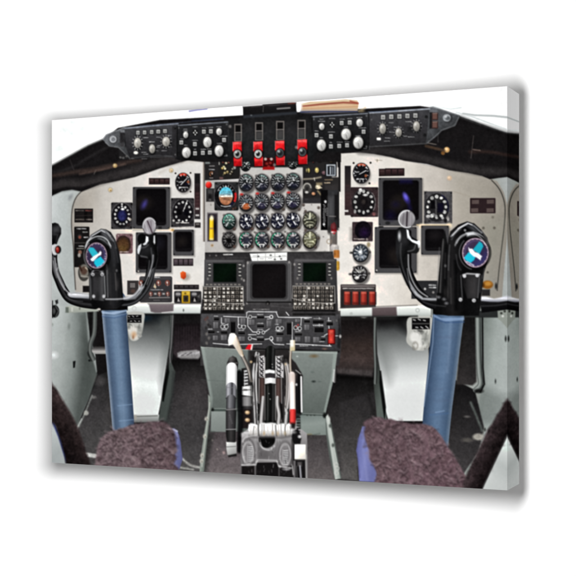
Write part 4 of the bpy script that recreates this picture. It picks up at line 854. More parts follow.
def cdu(x0, y0, sx, lbl):
    c = part('keypad_unit', CC, lbl)
    rect(x0, y0, x0+300*sx, y0+372, lin((x0, y0), (x0+300, y0+372), (86, 84, 86), (62, 61, 62), (56, 54, 55)), s=.9, r=8)
    rect(x0+12, y0+8, x0+286*sx, y0+16, (106, 104, 104), .7, 1, False)
    part('screen', CC); 
    rect(x0+60, y0+24, x0+234, y0+166, (40, 40, 40), .9, 1.2); rect(x0+66, y0+30, x0+228, y0+162, lin((x0+66, y0+30), (x0+228, y0+162), (9, 16, 12), (10, 22, 13), (8, 12, 10)), s=.8)
    use(c)
    for k in range(4):
        for x in (x0+36, x0+254):
            rect(x-11, y0+30+k*26, x+12, y0+46+k*26, (24, 23, 23), .9, .8, False); line([(x-5, y0+38+k*26), (x+7, y0+38+k*26)], 8, (224, 222, 216), .9, .7, False)
    for x in (x0+24, x0+268): ell(x, y0+140, 7, 9, (150, 146, 140), .7, .9, False)
    for k in range(9): rect(x0+10+k*29, y0+176, x0+28+k*29, y0+186, (156, 150, 142), .75, .8, False)
    kp = part('keypad', CC)
    rect(x0-12, y0+192, x0+290*sx, y0+372, (34, 32, 31), s=.9)
    for j in range(6):
        for i in range(9):
            x = x0-4+i*32.5; y = y0+200+j*28.5
            c0 = R.uniform(96, 150); cc = (c0, c0*.95, c0*.89)
            rect(x, y, x+25, y+21, cc, .95, .6, False); rect(x+1, y+1, x+24, y+7, tuple(v*1.25 for v in cc), .6, .8, False)
            if R.random() < .85: ell(x+12+R.uniform(-3, 3), y+11, 6, 6, (240, 238, 232) if R.random() < .55 else (44, 40, 38), .95, .7, False)
    W = (214, 210, 204)
    line([(x0-8, y0+195), (x0+286*sx, y0+195), (x0+288*sx, y0+318), (x0+204, y0+320), (x0+202, y0+345)], 4.5, W, .9, .7, False)
    line([(x0+92, y0+196), (x0+92, y0+282), (x0+60, y0+284), (x0+58, y0+312)], 4.5, W, .9, .7, False); line([(x0-10, y0+195), (x0-14, y0+284), (x0+92, y0+310), (x0+200, y0+318)], 4, W, .75, .7, False)
    for k in range(10): line([(x0-10+k*30, y0+350), (x0+2+k*30, y0+332)], 6, (170, 164, 156), .7, .8, False)
    line([(x0-14, y0+374), (x0+290*sx, y0+376)], 8, (16, 15, 15), .9, 1.2, False)
cdu(68, 104, .97, 'keypad unit with a dark green screen, left of the middle screen')
cdu(714, 100, 1.02, 'keypad unit with a dark green screen, right of the middle screen')
DM = part('display_screen', CC, 'square black middle screen between the two keypad units')
rect(372, 116, 692, 412, lin((372, 116), (692, 412), (98, 97, 98), (82, 81, 82), (72, 71, 72)), s=.9, r=8); rect(384, 122, 682, 404, (92, 91, 92), .9, 1.4, False, r=22)
rect(396, 128, 668, 394, (58, 57, 58), .9, 1.2, False, r=26); rect(412, 138, 654, 382, lin((412, 138), (654, 382), (18, 16, 17), (24, 21, 22), (20, 18, 19)), s=.9, r=22)
for x in (376, 690): line([(x, 130), (x, 400)], 5, (140, 138, 138), .7, .9, False)
for x, y in ((380, 128), (678, 124), (374, 425), (684, 430), (350, 150), (352, 255), (716, 140), (350, 430)): ell(x, y, 7, 9, (176, 172, 168), .8, 1, False)
use(CC)
line([(380, 412), (690, 412)], 9, (22, 21, 21), .9, 1.2, False); line([(380, 422), (690, 422)], 4, (104, 102, 102), .7, .9, False); rect(366, 426, 706, 474, (64, 62, 63), .9, 1, False); ell(525, 418, 15, 15, (18, 17, 17), .95, 1, False); ell(523, 424, 8, 7, (120, 116, 114), .8, .9, False); dashes(420, 462, 540, 468, 6, w=5, col=(170, 168, 166)); line([(548, 440), (700, 452)], 3, (96, 94, 94), .7, .8, False)

SB = part('switch_board', CC, 'switch board lined with white flow lines')
V(195, 300, 80)
poly([(46, 98), (360, 98), (372, 74), (590, 74), (600, 118), (1040, 104), (1052, 240), (1036, 366), (600, 352), (350, 350), (40, 334)], lin((540, 74), (540, 360), (80, 79, 81), (68, 67, 69), (58, 57, 59)), s=.9)
rect(44, 80, 356, 98, (26, 25, 25), .9, 1.4, False); rect(704, 96, 1010, 112, (26, 25, 25), .9, 1.4, False)
def blk(x0, y0, x1, y1, c=(20, 19, 20)):
    part('switch', CC); rect(x0-3, y0-3, x1+3, y1+3, (120, 118, 118), .6, .8, False); rect(x0, y0, x1, y1, c, s=.7)
    line([(x0+4, y0+5), (x1-4, y0+5)], 3.5, (150, 150, 150), .5, .7, False); use(SB)
W = (236, 236, 236)
wl = [[(190, 128), (190, 168), (215, 170)], [(206, 118), (306, 122), (366, 124)], [(312, 124), (312, 176), (336, 180)], [(130, 312), (240, 322), (480, 316)], [(374, 90), (384, 84), (590, 86), (584, 88), (600, 124), (704, 126), (839, 126)],
      [(372, 92), (372, 126)], [(380, 128), (380, 188), (416, 230), (470, 232)], [(500, 232), (545, 200)], [(412, 122), (444, 122)], [(502, 122), (540, 122)], [(412, 278), (444, 284)], [(502, 284), (540, 278)], [(385, 250), (440, 250)], [(545, 290), (572, 318), (640, 322)],
      [(765, 128), (762, 184)], [(895, 126), (895, 190), (880, 205)], [(962, 128), (966, 236), (932, 256)], [(972, 262), (1050, 256)], [(972, 264), (968, 330)], [(660, 316), (790, 320), (980, 332)], [(656, 88), (676, 112)], [(700, 160), (700, 300)], [(240, 172), (200, 190)], [(350, 180), (366, 186)]]
for l in wl: line(l, 5.6, W, .95, .5, False)
for x, y, r in ((397, 122, 11), (550, 122, 11), (395, 276, 11), (550, 280, 11), (198, 192, 13), (226, 192, 13), (322, 190, 13), (350, 194, 13), (455, 234, 10), (492, 234, 10), (549, 122, 10), (549, 276, 11), (596, 205, 12), (626, 205, 12), (724, 200, 13), (754, 206, 12)):
    ell(x, y, r, r*1.1, (60, 59, 60), .9, .6, False); ell(x, y, r, r*1.1, (226, 226, 226), .95, .6, False, ring=5)
for q in ((130, 158, 168, 205), (212, 130, 252, 166), (326, 130, 364, 176), (128, 256, 166, 290), (186, 252, 232, 290), (312, 262, 360, 296), (386, 140, 430, 180), (512, 142, 556, 202), (514, 150, 549, 192), (580, 136, 626, 170), (720, 136, 758, 160), (786, 176, 824, 216), (586, 266, 630, 300), (720, 266, 760, 300), (790, 262, 830, 306), (850, 266, 896, 306)):
    part('switch', CC); rect(q[0]-3, q[1]-3, q[2]+3, q[3]+3, (40, 39, 40), .9, .7); rect(*q, lin((q[0], q[1]), (q[2], q[3]), (140, 138, 140), (112, 111, 113), (84, 83, 85)), .95, .8, False); line([((q[0]+q[2])/2, q[1]+6), ((q[0]+q[2])/2, q[3]-6)], 4, (60, 59, 60), .7, .8, False); use(SB)
for q in ((136, 124, 174, 148), (256, 152, 292, 238), (94, 217, 142, 240), (186, 222, 234, 244), (310, 226, 360, 248), (446, 112, 498, 134), (446, 176, 498, 197), (446, 273, 498, 295), (660, 160, 696, 250), (586, 232, 638, 254), (716, 236, 772, 257), (786, 142, 828, 164), (848, 142, 928, 170), (860, 192, 928, 234), (946, 156, 994, 184), (906, 272, 940, 294)): blk(*q)
for x, y in ((75, 140), (90, 128), (88, 160), (96, 180), (110, 190), (80, 200), (84, 245), (100, 275), (84, 310)): ell(x, y, 9, 11, R.choice([(40, 38, 38), (96, 92, 90), (84, 60, 56), (120, 116, 112)]), .8, 1.2, False)
for x, y, w in ((152, 116, 30), (110, 210, 30), (210, 214, 40), (335, 218, 36), (470, 105, 44), (470, 168, 44), (470, 212, 40), (470, 266, 44), (530, 136, 20), (609, 226, 40), (744, 228, 44), (806, 134, 36), (884, 134, 60), (886, 182, 70), (966, 150, 30), (924, 264, 30), (914, 300, 36), (784, 330, 60), (864, 326, 40), (166, 230, 14), (250, 270, 14), (600, 220, 40), (590, 175, 24)): use(SB); label(x, y, w, .85, 5)
V(265, 300, 80)
for k in range(6): line([(346+k*13, 180), (352+k*13, 186)], 5, (216, 216, 216), .8, .6, False)
ell(238, 180, 6, 6, (200, 60, 60), .8, .8, False); ell(224, 192, 5, 5, (210, 90, 80), .8, .8, False)
poly([(530, 110), (552, 240), (540, 350), (520, 340), (526, 240)], (30, 29, 30), .8, 1.4, False); ell(542, 262, 8, 12, (206, 202, 198), .9, 1.2, False); ell(430, 352, 16, 7, (120, 96, 84), .8, 1.4, False); ell(516, 150, 7, 7, (110, 108, 106), .8, .9, False)
part('lever_grip', CC, 'red rocker grip at the right end of the switch board')
rect(452, 208, 506, 318, (74, 14, 14), s=.9, r=6); rect(456, 214, 500, 312, lin((456, 0), (500, 0), (150, 34, 30), (212, 66, 54), (190, 52, 44), (120, 24, 24)), .95, 1, False, r=5); rect(462, 220, 488, 246, (232, 110, 92), .7, 2.5, False); rect(470, 256, 490, 300, (226, 92, 78), .5, 2.5, False); line([(456, 316), (500, 318)], 4, (40, 12, 12), .8, 1, False)
V(195, 300, 80)
line([(40, 340), (350, 354), (620, 356), (1035, 372)], 11, (18, 17, 17), .9, 1.4, False)
part('switch', CC, 'small bright red switch below the switch board'); poly([(384, 320), (412, 322), (404, 358), (358, 360)], (222, 30, 40), s=.9); poly([(408, 318), (418, 322), (410, 364), (398, 360)], (240, 226, 222), .95, .9, False)

# ---------------------------------------------------------------- throttle pedestal
PE = part('pedestal', -1, 'grey-green throttle pedestal with levers')
V(200, 345, 80)
poly([(5, 12), (60, 24), (350, 36), (560, 40), (990, 46), (965, 230), (925, 400), (905, 490), (945, 560), (1020, 960), (60, 960), (80, 470), (70, 370), (40, 200)],
     lin((300, 30), (300, 470), (134, 141, 137), (118, 125, 121), (98, 105, 101)), s=1)
poly([(5, 12), (30, 20), (60, 200), (92, 380), (84, 460), (70, 370), (40, 200)], (168, 178, 172), .5, 2, False)
line([(10, 16), (345, 36)], 7, (186, 194, 188), .9, 1, False); line([(640, 50), (985, 58)], 7, (176, 184, 178), .85, 1, False)
poly([(960, 60), (988, 50), (966, 230), (926, 400), (905, 486), (890, 480), (908, 400), (945, 230)], (150, 160, 154), .8, 1.2, False); line([(966, 180), (958, 260)], 10, (206, 206, 204), .9, 1.2, False)
ell(820, 80, 24, 10, (112, 92, 62), .85, 2.5, False); ell(700, 82, 7, 5, (200, 206, 202), .8, 1, False); ell(818, 263, 13, 7, (40, 46, 44), .9, 1.4, False); ell(862, 264, 10, 3, (76, 86, 82), .7, 1, False); ell(808, 196, 10, 5, (84, 94, 90), .6, 1.4, False)
line([(10, 250), (180, 262)], 3, (90, 100, 96), .5, 1.2, False)
poly([(82, 456), (190, 462), (190, 480), (80, 474)], (74, 84, 79), .9, 1.2, False); line([(80, 458), (300, 460)], 4, (176, 184, 178), .8, 1, False); ell(90, 466, 11, 13, (24, 26, 25), .9, 1.4, False)
part('pedestal_ledge', PE)
poly([(80, 478), (300, 478), (300, 640), (80, 620)], lin((80, 480), (120, 630), (152, 159, 155), (130, 137, 133)), s=1)
V(260, 405, 80)
poly([(290, 66), (470, 74), (476, 214), (430, 220), (310, 222), (296, 180)], lin((300, 70), (320, 220), (120, 130, 126), (146, 155, 150), (132, 141, 136)), s=1)
line([(290, 68), (470, 74)], 8, (66, 74, 70), .9, 1.2, False); line([(310, 62), (468, 68)], 3, (176, 186, 180), .7, .9, False); line([(300, 222), (366, 216)], 12, (120, 96, 52), .7, 3, False); line([(360, 222), (430, 206)], 5, (70, 78, 74), .6, 2, False)
for x in (340, 366, 392): ell(x, 74, 6, 5, (60, 66, 62), .8, 1, False)
ell(466, 76, 14, 18, (18, 20, 19), .9, 1.6, False)
FP = part('pedestal_floor', PE, 'speckled dark grey floor strip beside the throttle base')
poly([(232, 214), (476, 218), (500, 380), (545, 560), (232, 560)], lin((300, 214), (320, 530), (70, 66, 67), (86, 81, 82), (104, 98, 98)), s=1.2)
V(200, 400, 80)
poly([(66, 232), (300, 226), (310, 560), (20, 560)], lin((200, 232), (180, 520), (84, 77, 79), (104, 96, 98), (116, 108, 109)), s=1.2)
poly([(44, 240), (100, 236), (50, 520), (20, 520)], (40, 42, 40), .7, 5, False)
ell(172, 378, 9, 9, (186, 160, 158), .8, 2, False); ell(124, 355, 6, 6, (176, 166, 160), .7, 1.5, False); ell(90, 290, 6, 6, (150, 142, 138), .6, 1.5, False)
part('pedestal_rail', PE)
poly([(58, -40), (76, -20), (82, 60), (62, 200), (40, 400), (28, 520), (-4, 520), (4, 420), (34, 220), (60, 60)], lin((0, 200), (80, 210), (196, 201, 194), (150, 158, 150), (92, 100, 95)), s=1)
line([(70, 20), (50, 190), (14, 480)], 5, (226, 226, 218), .7, 1.2, False)
for x, y in ((46, 136), (34, 262), (14, 400), (10, 440)): ell(x, y, 12, 14, (222, 218, 206), .85, 2, False); ell(x+4, y+4, 6, 8, (120, 120, 112), .7, 1.2, False)
V(260, 405, 80)
part('pedestal_rail', PE)
poly([(474, 84), (490, 66), (510, 170), (540, 330), (580, 530), (540, 538), (516, 380), (486, 200)], lin((480, 300), (550, 290), (120, 128, 122), (196, 202, 196), (150, 158, 152)), s=1)
line([(496, 90), (520, 230), (556, 420)], 5, (222, 226, 220), .7, 1.2, False)
for x, y in ((506, 150), (526, 290)): ell(x, y, 10, 13, (70, 76, 72), .85, 1.6, False)
for x, y in ((548, 430), (556, 456), (550, 490)): ell(x, y, 13, 13, (206, 206, 200), .9, 1.6, False, ring=6)
ell(492, 106, 14, 24, (206, 210, 204), .8, 2, False)

# throttle quadrant: slotted plates, chrome arms, black centre arc
V(200, 345, 80)
TQ = part('throttle_quadrant', PE, 'throttle quadrant of chrome and black plates')
poly([(345, 40), (640, 34), (650, 90), (690, 130), (740, 220), (730, 500), (660, 560), (330, 560), (296, 480), (300, 200), (340, 160)], (46, 43, 43), s=1.2)
poly([(286, 30), (350, 36), (360, 180), (330, 180), (296, 110)], (104, 108, 106), .6, 3, False)
tube([(410, 70), (394, 170), (390, 300), (398, 440), (404, 560)], 44, [(0, (30, 29, 29)), (.2, (120, 117, 117)), (.34, (236, 235, 235)), (.46, (96, 93, 93)), (.62, (70, 68, 68)), (.8, (206, 205, 205)), (1, (50, 48, 48))], curve=True)
rect(376, 80, 420, 130, (24, 22, 22), .9, 2, False); ell(368, 122, 9, 9, (216, 190, 150), .9, 1.4, False); ell(384, 220, 14, 30, (232, 232, 232), .7, 4, False)
rect(428, 236, 466, 410, lin((428, 0), (466, 0), (50, 38, 36), (92, 72, 68), (56, 44, 42)), .95, 1.2, False); rect(546, 240, 584, 410, lin((546, 0), (584, 0), (70, 54, 52), (98, 78, 74), (50, 40, 38)), .95, 1.2, False)
for x0, x1 in ((424, 466), (544, 602)):
    part('lettered_plate', PE)
    poly([(x0, 84), (x1-4, 74), (x1+2, 150), (x1, 236), (x0, 230)], (206, 203, 203), s=.9)
    for j in range(5):
        y = 90+j*29; m = (x0+x1)/2
        line([(x0+8, y), (m+3, y+20)], 7, (24, 23, 24), .92, .7, False); line([(m+8, y+2), (m-2, y+12), (m+10, y+22)], 6, (30, 29, 30), .9, .7, False); line([(x0+8, y+20), (x0+16, y+14)], 5, (50, 48, 50), .8, .7, False)
        if j % 2: ell(x1-9, y+6, 5, 5, (40, 38, 40), .8, .7, False)
bk = part('lever', PE, 'black central throttle arc with white bands')
tube([(506, 40), (504, 110), (505, 200), (507, 380), (504, 560)], 70, [(10, 10, 10), (44, 46, 44), (24, 25, 24), (18, 18, 18), (60, 60, 60), (12, 12, 12)])
poly([(468, 182), (500, 176), (540, 184), (540, 206), (500, 202), (468, 208)], (244, 244, 244), .95, .9, False); poly([(466, 240), (505, 233), (545, 240), (545, 280), (505, 274), (466, 282)], lin((466, 0), (545, 0), (230, 230, 230), (255, 255, 255), (214, 214, 214)), .95, .9, False); rect(470, 208, 540, 234, (60, 56, 60), .9, 1.2, False)
for x, y in ((520, 140), (505, 390), (496, 350), (522, 160)): ell(x, y, 4, 4, (190, 190, 186), .8, .9, False)
for (xs, nm) in (((448, 452, 440), 0), ((552, 560, 566), 0), ((612, 620, 618), 0)):
    part('lever', PE)
    tube([(xs[0]+6, 380), (xs[1]-2, 430), (xs[2]+4, 500), (xs[2], 560), (xs[2], 600)], 28, [(60, 58, 57), (150, 147, 146), (216, 214, 213), (190, 187, 186), (110, 107, 106), (44, 42, 42)], w2=36)
line([(418, 420), (420, 540)], 9, (10, 10, 10), .9, 1.2, False); line([(582, 420), (590, 520)], 9, (12, 11, 11), .9, 1.4, False)
use(TQ); tube([(618, 120), (636, 230), (634, 360), (626, 440)], 42, [(0, (40, 38, 37)), (.22, (190, 184, 180)), (.4, (110, 106, 104)), (.6, (236, 232, 230)), (.75, (120, 115, 113)), (1, (44, 42, 41))])
rect(580, 80, 640, 130, (30, 28, 28), .8, 3, False); ell(616, 138, 8, 8, (210, 190, 160), .9, 1.3, False)
# scale wheel left of the quadrant
tw = part('trim_wheel', PE, 'black trim wheel edge with a white stepped scale')
poly([(300, 170), (345, 160), (372, 200), (384, 300), (380, 470), (300, 470), (292, 320)], lin((296, 0), (384, 0), (20, 19, 19), (66, 64, 64), (26, 25, 25)), s=1)
for k in range(5): poly([(318, 184+k*23), (344, 180+k*23), (346, 190+k*23), (320, 195+k*23)], (230, 230, 230), .95, .8, False); line([(318, 186+k*23), (322, 206+k*23)], 5, (206, 206, 206), .8, .8, False)
poly([(302, 300), (372, 292), (378, 370), (300, 360)], lin((302, 0), (378, 0), (244, 244, 242), (255, 255, 255), (196, 194, 192)), .95, 1, False); line([(306, 326), (366, 322)], 6, (70, 68, 68), .85, .9, False); rect(312, 316, 340, 330, (90, 88, 88), .8, 1, False); rect(300, 372, 380, 440, lin((300, 0), (380, 0), (120, 118, 118), (176, 174, 174), (90, 88, 88)), .85, 1.4, False)
rect(300, 462, 372, 600, (36, 30, 30), .95, 1.2, False)
for y in (486, 540): ell(341, y, 17, 14, (206, 172, 130), .95, 1.4, False); ell(338, y-3, 9, 7, (244, 226, 190), .8, 1.2, False)
# long slender white handle
part('lever', PE, 'long lever with a cream knob leaning to the left')
V(195, 300, 80)
tube([(292, 320), (340, 400), (386, 500), (404, 580)], 26, [(60, 56, 54), (190, 184, 176), (120, 112, 106), (50, 46, 44)], curve=True); tube([(280, 310), (338, 396)], 26, [(190, 180, 168), (236, 228, 218), (206, 188, 160), (130, 116, 100)], curve=False)
poly([(248, 246), (262, 238), (284, 240), (298, 256), (318, 306), (344, 378), (338, 392), (322, 396), (288, 330), (272, 316), (242, 330), (238, 290)], lin((240, 270), (320, 300), (255, 255, 253), (250, 246, 238), (214, 200, 182)), s=1)
line([(300, 270), (342, 380)], 6, (170, 140, 110), .7, 1.4, False)
# left lever with the white barrel
lv = part('lever', PE, 'thick lever with a white barrel and black grip at the left of the pedestal')
V(200, 345, 80)
line([(282, 200), (290, 560), (286, 760)], 40, (12, 12, 13), .92, 2.5, False)
poly([(196, 170), (194, 130), (210, 92), (236, 78), (262, 92), (276, 130), (270, 174)], lin((194, 0), (276, 0), (34, 33, 33), (92, 90, 90), (44, 43, 43), (20, 20, 20)), s=1); line([(200, 136), (268, 130)], 8, (150, 146, 144), .7, 1.6, False); ell(232, 100, 16, 10, (110, 104, 100), .6, 3, False)
tube([(228, 165), (226, 304)], 78, [(206, 206, 206), (252, 252, 252), (255, 255, 255), (244, 244, 244), (176, 175, 175)], curve=False)
tube([(224, 306), (223, 386)], 74, [(104, 104, 108), (186, 186, 192), (140, 140, 146), (60, 60, 64), (150, 150, 156), (84, 84, 88)], curve=False); line([(188, 384), (260, 384)], 7, (40, 40, 42), .85, 1, False); line([(190, 306), (262, 306)], 4, (120, 120, 122), .8, .9, False)
tube([(224, 390), (222, 460)], 68, [(50, 50, 52), (136, 136, 140), (90, 90, 94), (34, 34, 36)], curve=False)
poly([(186, 468), (200, 456), (256, 458), (262, 480), (258, 610), (186, 610)], lin((186, 0), (262, 0), (40, 39, 40), (84, 82, 84), (58, 56, 58), (24, 24, 24)), s=1); line([(190, 466), (256, 462)], 6, (176, 174, 174), .8, 1, False)
V(200, 400, 80)
poly([(186, 214), (258, 212), (256, 300), (240, 310), (196, 306), (188, 260)], lin((186, 0), (258, 0), (20, 20, 20), (66, 64, 64), (24, 24, 24)), s=1); line([(188, 213), (258, 211)], 5, (206, 204, 204), .8, .9, False)
poly([(188, 302), (250, 306), (262, 300), (264, 386), (240, 402), (198, 400), (190, 350)], lin((188, 300), (250, 400), (250, 250, 248), (196, 196, 194), (150, 149, 148)), s=1); line([(190, 338), (256, 334)], 5, (90, 90, 90), .8, 1, False); poly([(200, 398), (262, 386), (262, 404), (206, 412)], (24, 23, 23), .9, 1.4, False)
for k in range(5): ell(214+k*4, 110+k*14, 5, 4, (128, 126, 126), .5, 1.2, False)
# throttle base block
tb = part('throttle_base', PE, 'worn silver throttle base with black windows')
poly([(300, 240), (360, 200), (700, 190), (770, 240), (780, 560), (290, 560), (292, 400)], lin((500, 200), (500, 540), (176, 173, 174), (142, 139, 140), (120, 117, 118), (104, 101, 102)), s=1)
poly([(398, 240), (420, 330), (420, 470), (404, 470), (392, 340)], (196, 194, 194), .6, 3, False); poly([(540, 330), (566, 260), (580, 300), (560, 440)], (196, 194, 194), .6, 4, False)
ell(480, 285, 66, 66, (206, 204, 204), .8, 2, False); ell(482, 284, 60, 62, (18, 17, 17), s=1.2); rect(420, 215, 546, 266, (160, 157, 158), .95, 2.5, False)
for x in (300, 330): ell(x+10, 250, 14, 16, (220, 218, 218), .6, 3, False)
rect(404, 448, 566, 560, (22, 20, 21), .95, 1.4, False, r=14); rect(300, 474, 392, 560, (26, 23, 23), .95, 1.4, False, r=6); line([(300, 466), (392, 462)], 5, (216, 212, 212), .8, 1.2, False); line([(404, 446), (566, 444)], 5, (196, 192, 192), .8, 1.4, False)
ell(452, 400, 40, 26, (110, 107, 108), .5, 6, False); ell(520, 380, 20, 34, (180, 178, 178), .5, 6, False); ell(316, 420, 14, 30, (206, 204, 204), .6, 4, False)
for y in (236,): line([(320, y), (346, y)], 8, (240, 240, 240), .8, 1.4, False)
V(260, 405, 80)
rect(140, 436, 240, 540, (28, 26, 26), .95, 1.4, False); line([(232, 430), (240, 500)], 8, (220, 218, 218), .8, 1.4, False); ell(190, 462, 24, 9, (206, 204, 206), .85, 1.6, False); ell(145, 440, 10, 8, (226, 224, 224), .8, 1.4, False); line([(232, 250), (236, 430)], 10, (40, 38, 38), .85, 2, False)
for (xx, yy, w, h, v) in ((200, 400, 28, 110, 0), (260, 405, 28, 110, 1)):
    V(xx, yy, 80); part('spring', PE)
    x0, y0 = ((336, 332), (158, 322))[v]
    rect(x0-6, y0-6, x0+50, y0+h+10, (128, 125, 126), .9, 2, r=20)
    for k in range(9): line([(x0+14, y0+8+k*12.5), (x0+42, y0+5+k*12.5)], 6, (246, 246, 246), .95, .8, False); line([(x0+14, y0+14+k*12.5), (x0+42, y0+11+k*12.5)], 4, (50, 48, 50), .8, .8, False)
    line([(x0+6, y0), (x0+4, y0+h)], 5, (206, 204, 204), .7, 1.2, False)
# bright ribbed bar
V(200, 400, 80)
part('throttle_grip', PE, 'bright white ribbed grip bar across the throttles')
poly([(350, 176), (364, 166), (392, 170), (416, 180), (428, 170), (446, 162), (476, 166), (512, 162), (540, 166), (556, 178), (580, 170), (604, 168), (620, 178), (640, 166), (664, 172), (668, 210), (660, 244), (640, 258), (612, 246), (590, 256), (560, 262), (532, 250), (504, 262), (478, 250), (450, 262), (424, 248), (398, 260), (372, 250), (352, 252), (346, 214)],
     lin((0, 160), (0, 260), (214, 213, 212), (255, 255, 255), (255, 255, 255), (226, 224, 222), (150, 146, 142)), s=1.2)
for x, w_, c, a_ in ((386, 7, 120, .7), (420, 10, 70, .8), (404, 5, 196, .7), (462, 8, 168, .7), (446, 5, 110, .5), (488, 5, 206, .7), (522, 8, 160, .7), (546, 9, 84, .75), (566, 5, 190, .7), (584, 7, 130, .6), (612, 9, 90, .75), (632, 5, 196, .7), (650, 6, 140, .6), (366, 5, 206, .6)):
    line([(x+R.uniform(-4, 4), 176+R.uniform(0, 16)), (x, 214), (x+R.uniform(-6, 6), 258)], w_, (c, c*.96, c*.92), a_, 1.3, False, curve=True)
for x, c in ((462, (206, 170, 120)), (524, (196, 164, 118)), (560, (190, 160, 120)), (612, (196, 170, 130))): ell(x, 240, 7, 12, c, .6, 2, False)
line([(354, 262), (420, 272), (500, 268), (580, 272), (664, 258)], 9, (70, 67, 66), .6, 3, False, curve=True)
V(200, 345, 80)
for pts, w_, c, a_ in (([(468, 90), (467, 240)], 5, 214, .8), ([(546, 80), (545, 240)], 5, 206, .8), ([(467, 290), (468, 540)], 5, 160, .7), ([(543, 290), (544, 540)], 6, 190, .7), ([(426, 240), (424, 420)], 5, 226, .7), ([(586, 240), (588, 420)], 5, 220, .7), ([(412, 70), (404, 220), (410, 400)], 5, 250, .7), ([(640, 140), (650, 240), (646, 380)], 5, 236, .7), ([(376, 130), (366, 260), (372, 420)], 8, 40, .7), ([(604, 90), (606, 230)], 6, 36, .7), ([(660, 150), (676, 300), (670, 440)], 8, 30, .8), ([(490, 300), (488, 540)], 6, 84, .6), ([(526, 420), (524, 540)], 5, 60, .6)):
    line(pts, w_, (c, c*.99, c*.98), a_, 1.1, False, curve=True)
# oval spring housings and highlights on the throttle base
V(191, 332, 158); use(tb)
for x, y in ((208, 440), (343, 448)):
    ell(x, y, 20, 42, (226, 224, 224), .7, 1.6, False, ring=4); ell(x, y, 25, 47, (66, 63, 64), .6, 2, False, ring=4)
line([(188, 400), (200, 384), (240, 376)], 4, (220, 218, 218), .7, 1.6, False, curve=True); line([(186, 486), (236, 484), (242, 466), (312, 468), (320, 490), (366, 496)], 4, (226, 224, 224), .8, 1.3, False)
poly([(236, 400), (248, 390), (262, 430), (300, 430), (312, 396), (326, 402), (316, 464), (242, 462)], (92, 89, 90), .55, 4, False); line([(252, 404), (262, 424), (286, 430), (304, 416)], 4, (236, 234, 234), .7, 1.6, False, curve=True)
for k in range(60):
    x, y = R.uniform(186, 372), R.uniform(386, 520); v = R.choice([40, 70, 96, 200, 226, 236]); line([(x, y), (x+R.uniform(-4, 4), y+R.uniform(3, 12))], R.uniform(1.4, 3), (v, v*.985, v*.985), R.uniform(.2, .55), .9, False)
use(TQ)
for k in range(90):                                     # small hardware glints in the slots
    x, y = R.uniform(222, 366), R.uniform(70, 335)
    if 250 < x < 328: continue
    v = R.choice([16, 30, 60, 120, 190, 226, 240]); line([(x, y), (x+R.uniform(-2, 2), y+R.uniform(3, 14))], R.uniform(1.2, 3), (v, v*.98, v*.96), R.uniform(.3, .7), .8, False)
# white lever with red end at right of the quadrant
V(260, 345, 80)
part('lever', PE, 'tall thin lever with a worn cream tip right of the quadrant')
tube([(224, 20), (218, 110), (222, 210)], 18, [(70, 60, 54), (214, 206, 194), (170, 156, 140), (60, 52, 48)], curve=True)
V(265, 300, 80); rect(180, 288, 216, 364, lin((180, 0), (216, 0), (232, 230, 224), (252, 250, 244), (214, 196, 160)), .95, 1, True, r=6); rect(182, 338, 212, 366, (196, 180, 130), .7, 2, False)
V(260, 345, 80)
part('lever', PE, 'white lever with a red end right of the quadrant')
rect(272, 195, 292, 500, (18, 17, 18), .92, 1.6, False); rect(255, 215, 280, 490, (30, 28, 30), .9, 1.4, False)
poly([(232, 190), (262, 170), (296, 196), (292, 212), (262, 204), (240, 210)], (40, 38, 38), .95, 1.2, False); line([(258, 182), (292, 208)], 6, (220, 218, 216), .8, 1.2, False)
tube([(296, 230), (298, 400), (300, 480)], 13, [(150, 148, 148), (255, 255, 255), (206, 204, 204)])
tube([(230, 215), (232, 340), (234, 470)], 46, [(170, 160, 156), (246, 242, 240), (255, 255, 255), (240, 232, 226), (150, 140, 136)])
poly([(214, 215), (232, 190), (254, 216), (250, 262), (216, 262)], (206, 182, 170), .6, 5, False); ell(262, 285, 7, 9, (236, 234, 232), .9, 1.2, False)
rect(214, 462, 258, 570, lin((214, 0), (258, 0), (206, 60, 58), (240, 90, 84), (226, 66, 62), (150, 36, 36)), .97, 1, True, r=8)
V(260, 405, 80)
tube([(236, 50), (235, 110)], 40, [(206, 60, 58), (240, 88, 84), (220, 62, 58), (140, 34, 34)], curve=False); rect(222, 128, 254, 170, (30, 24, 24), .9, 2.5, False); line([(222, 170), (256, 186), (262, 120)], 8, (196, 192, 190), .7, 1.6, False)
for k in range(8): rect(264, 44+k*20, 290, 54+k*20, (60, 58, 58) if k % 2 else (22, 21, 22), .9, 1, False)
poly([(236, 190), (272, 170), (300, 230), (290, 280), (240, 280), (228, 230)], (22, 21, 22), .95, 1.4, False); ell(286, 228, 13, 11, (236, 234, 234), .9, 1.6, False); ell(240, 196, 18, 10, (190, 188, 188), .7, 2, False)
part('lever', PE, 'short lever with a white square knob')
rect(240, 282, 262, 400, (16, 15, 16), .95, 1.2, False); rect(256, 392, 334, 560, (24, 23, 24), .95, 1.2, True); rect(270, 410, 300, 440, (110, 106, 106), .8, 2, False); line([(288, 440), (296, 540)], 11, (206, 206, 214), .85, 1.4, False); line([(330, 360), (334, 540)], 9, (222, 220, 218), .85, 1.6, False); line([(262, 440), (268, 540)], 5, (120, 118, 118), .7, 1.2, False)
rect(248, 284, 330, 392, lin((248, 284), (330, 392), (255, 255, 255), (250, 249, 246), (226, 222, 214)), s=1, r=5); line([(252, 394), (326, 394)], 6, (110, 106, 102), .8, 1.4, False); line([(330, 290), (331, 390)], 4, (176, 172, 166), .8, 1, False)

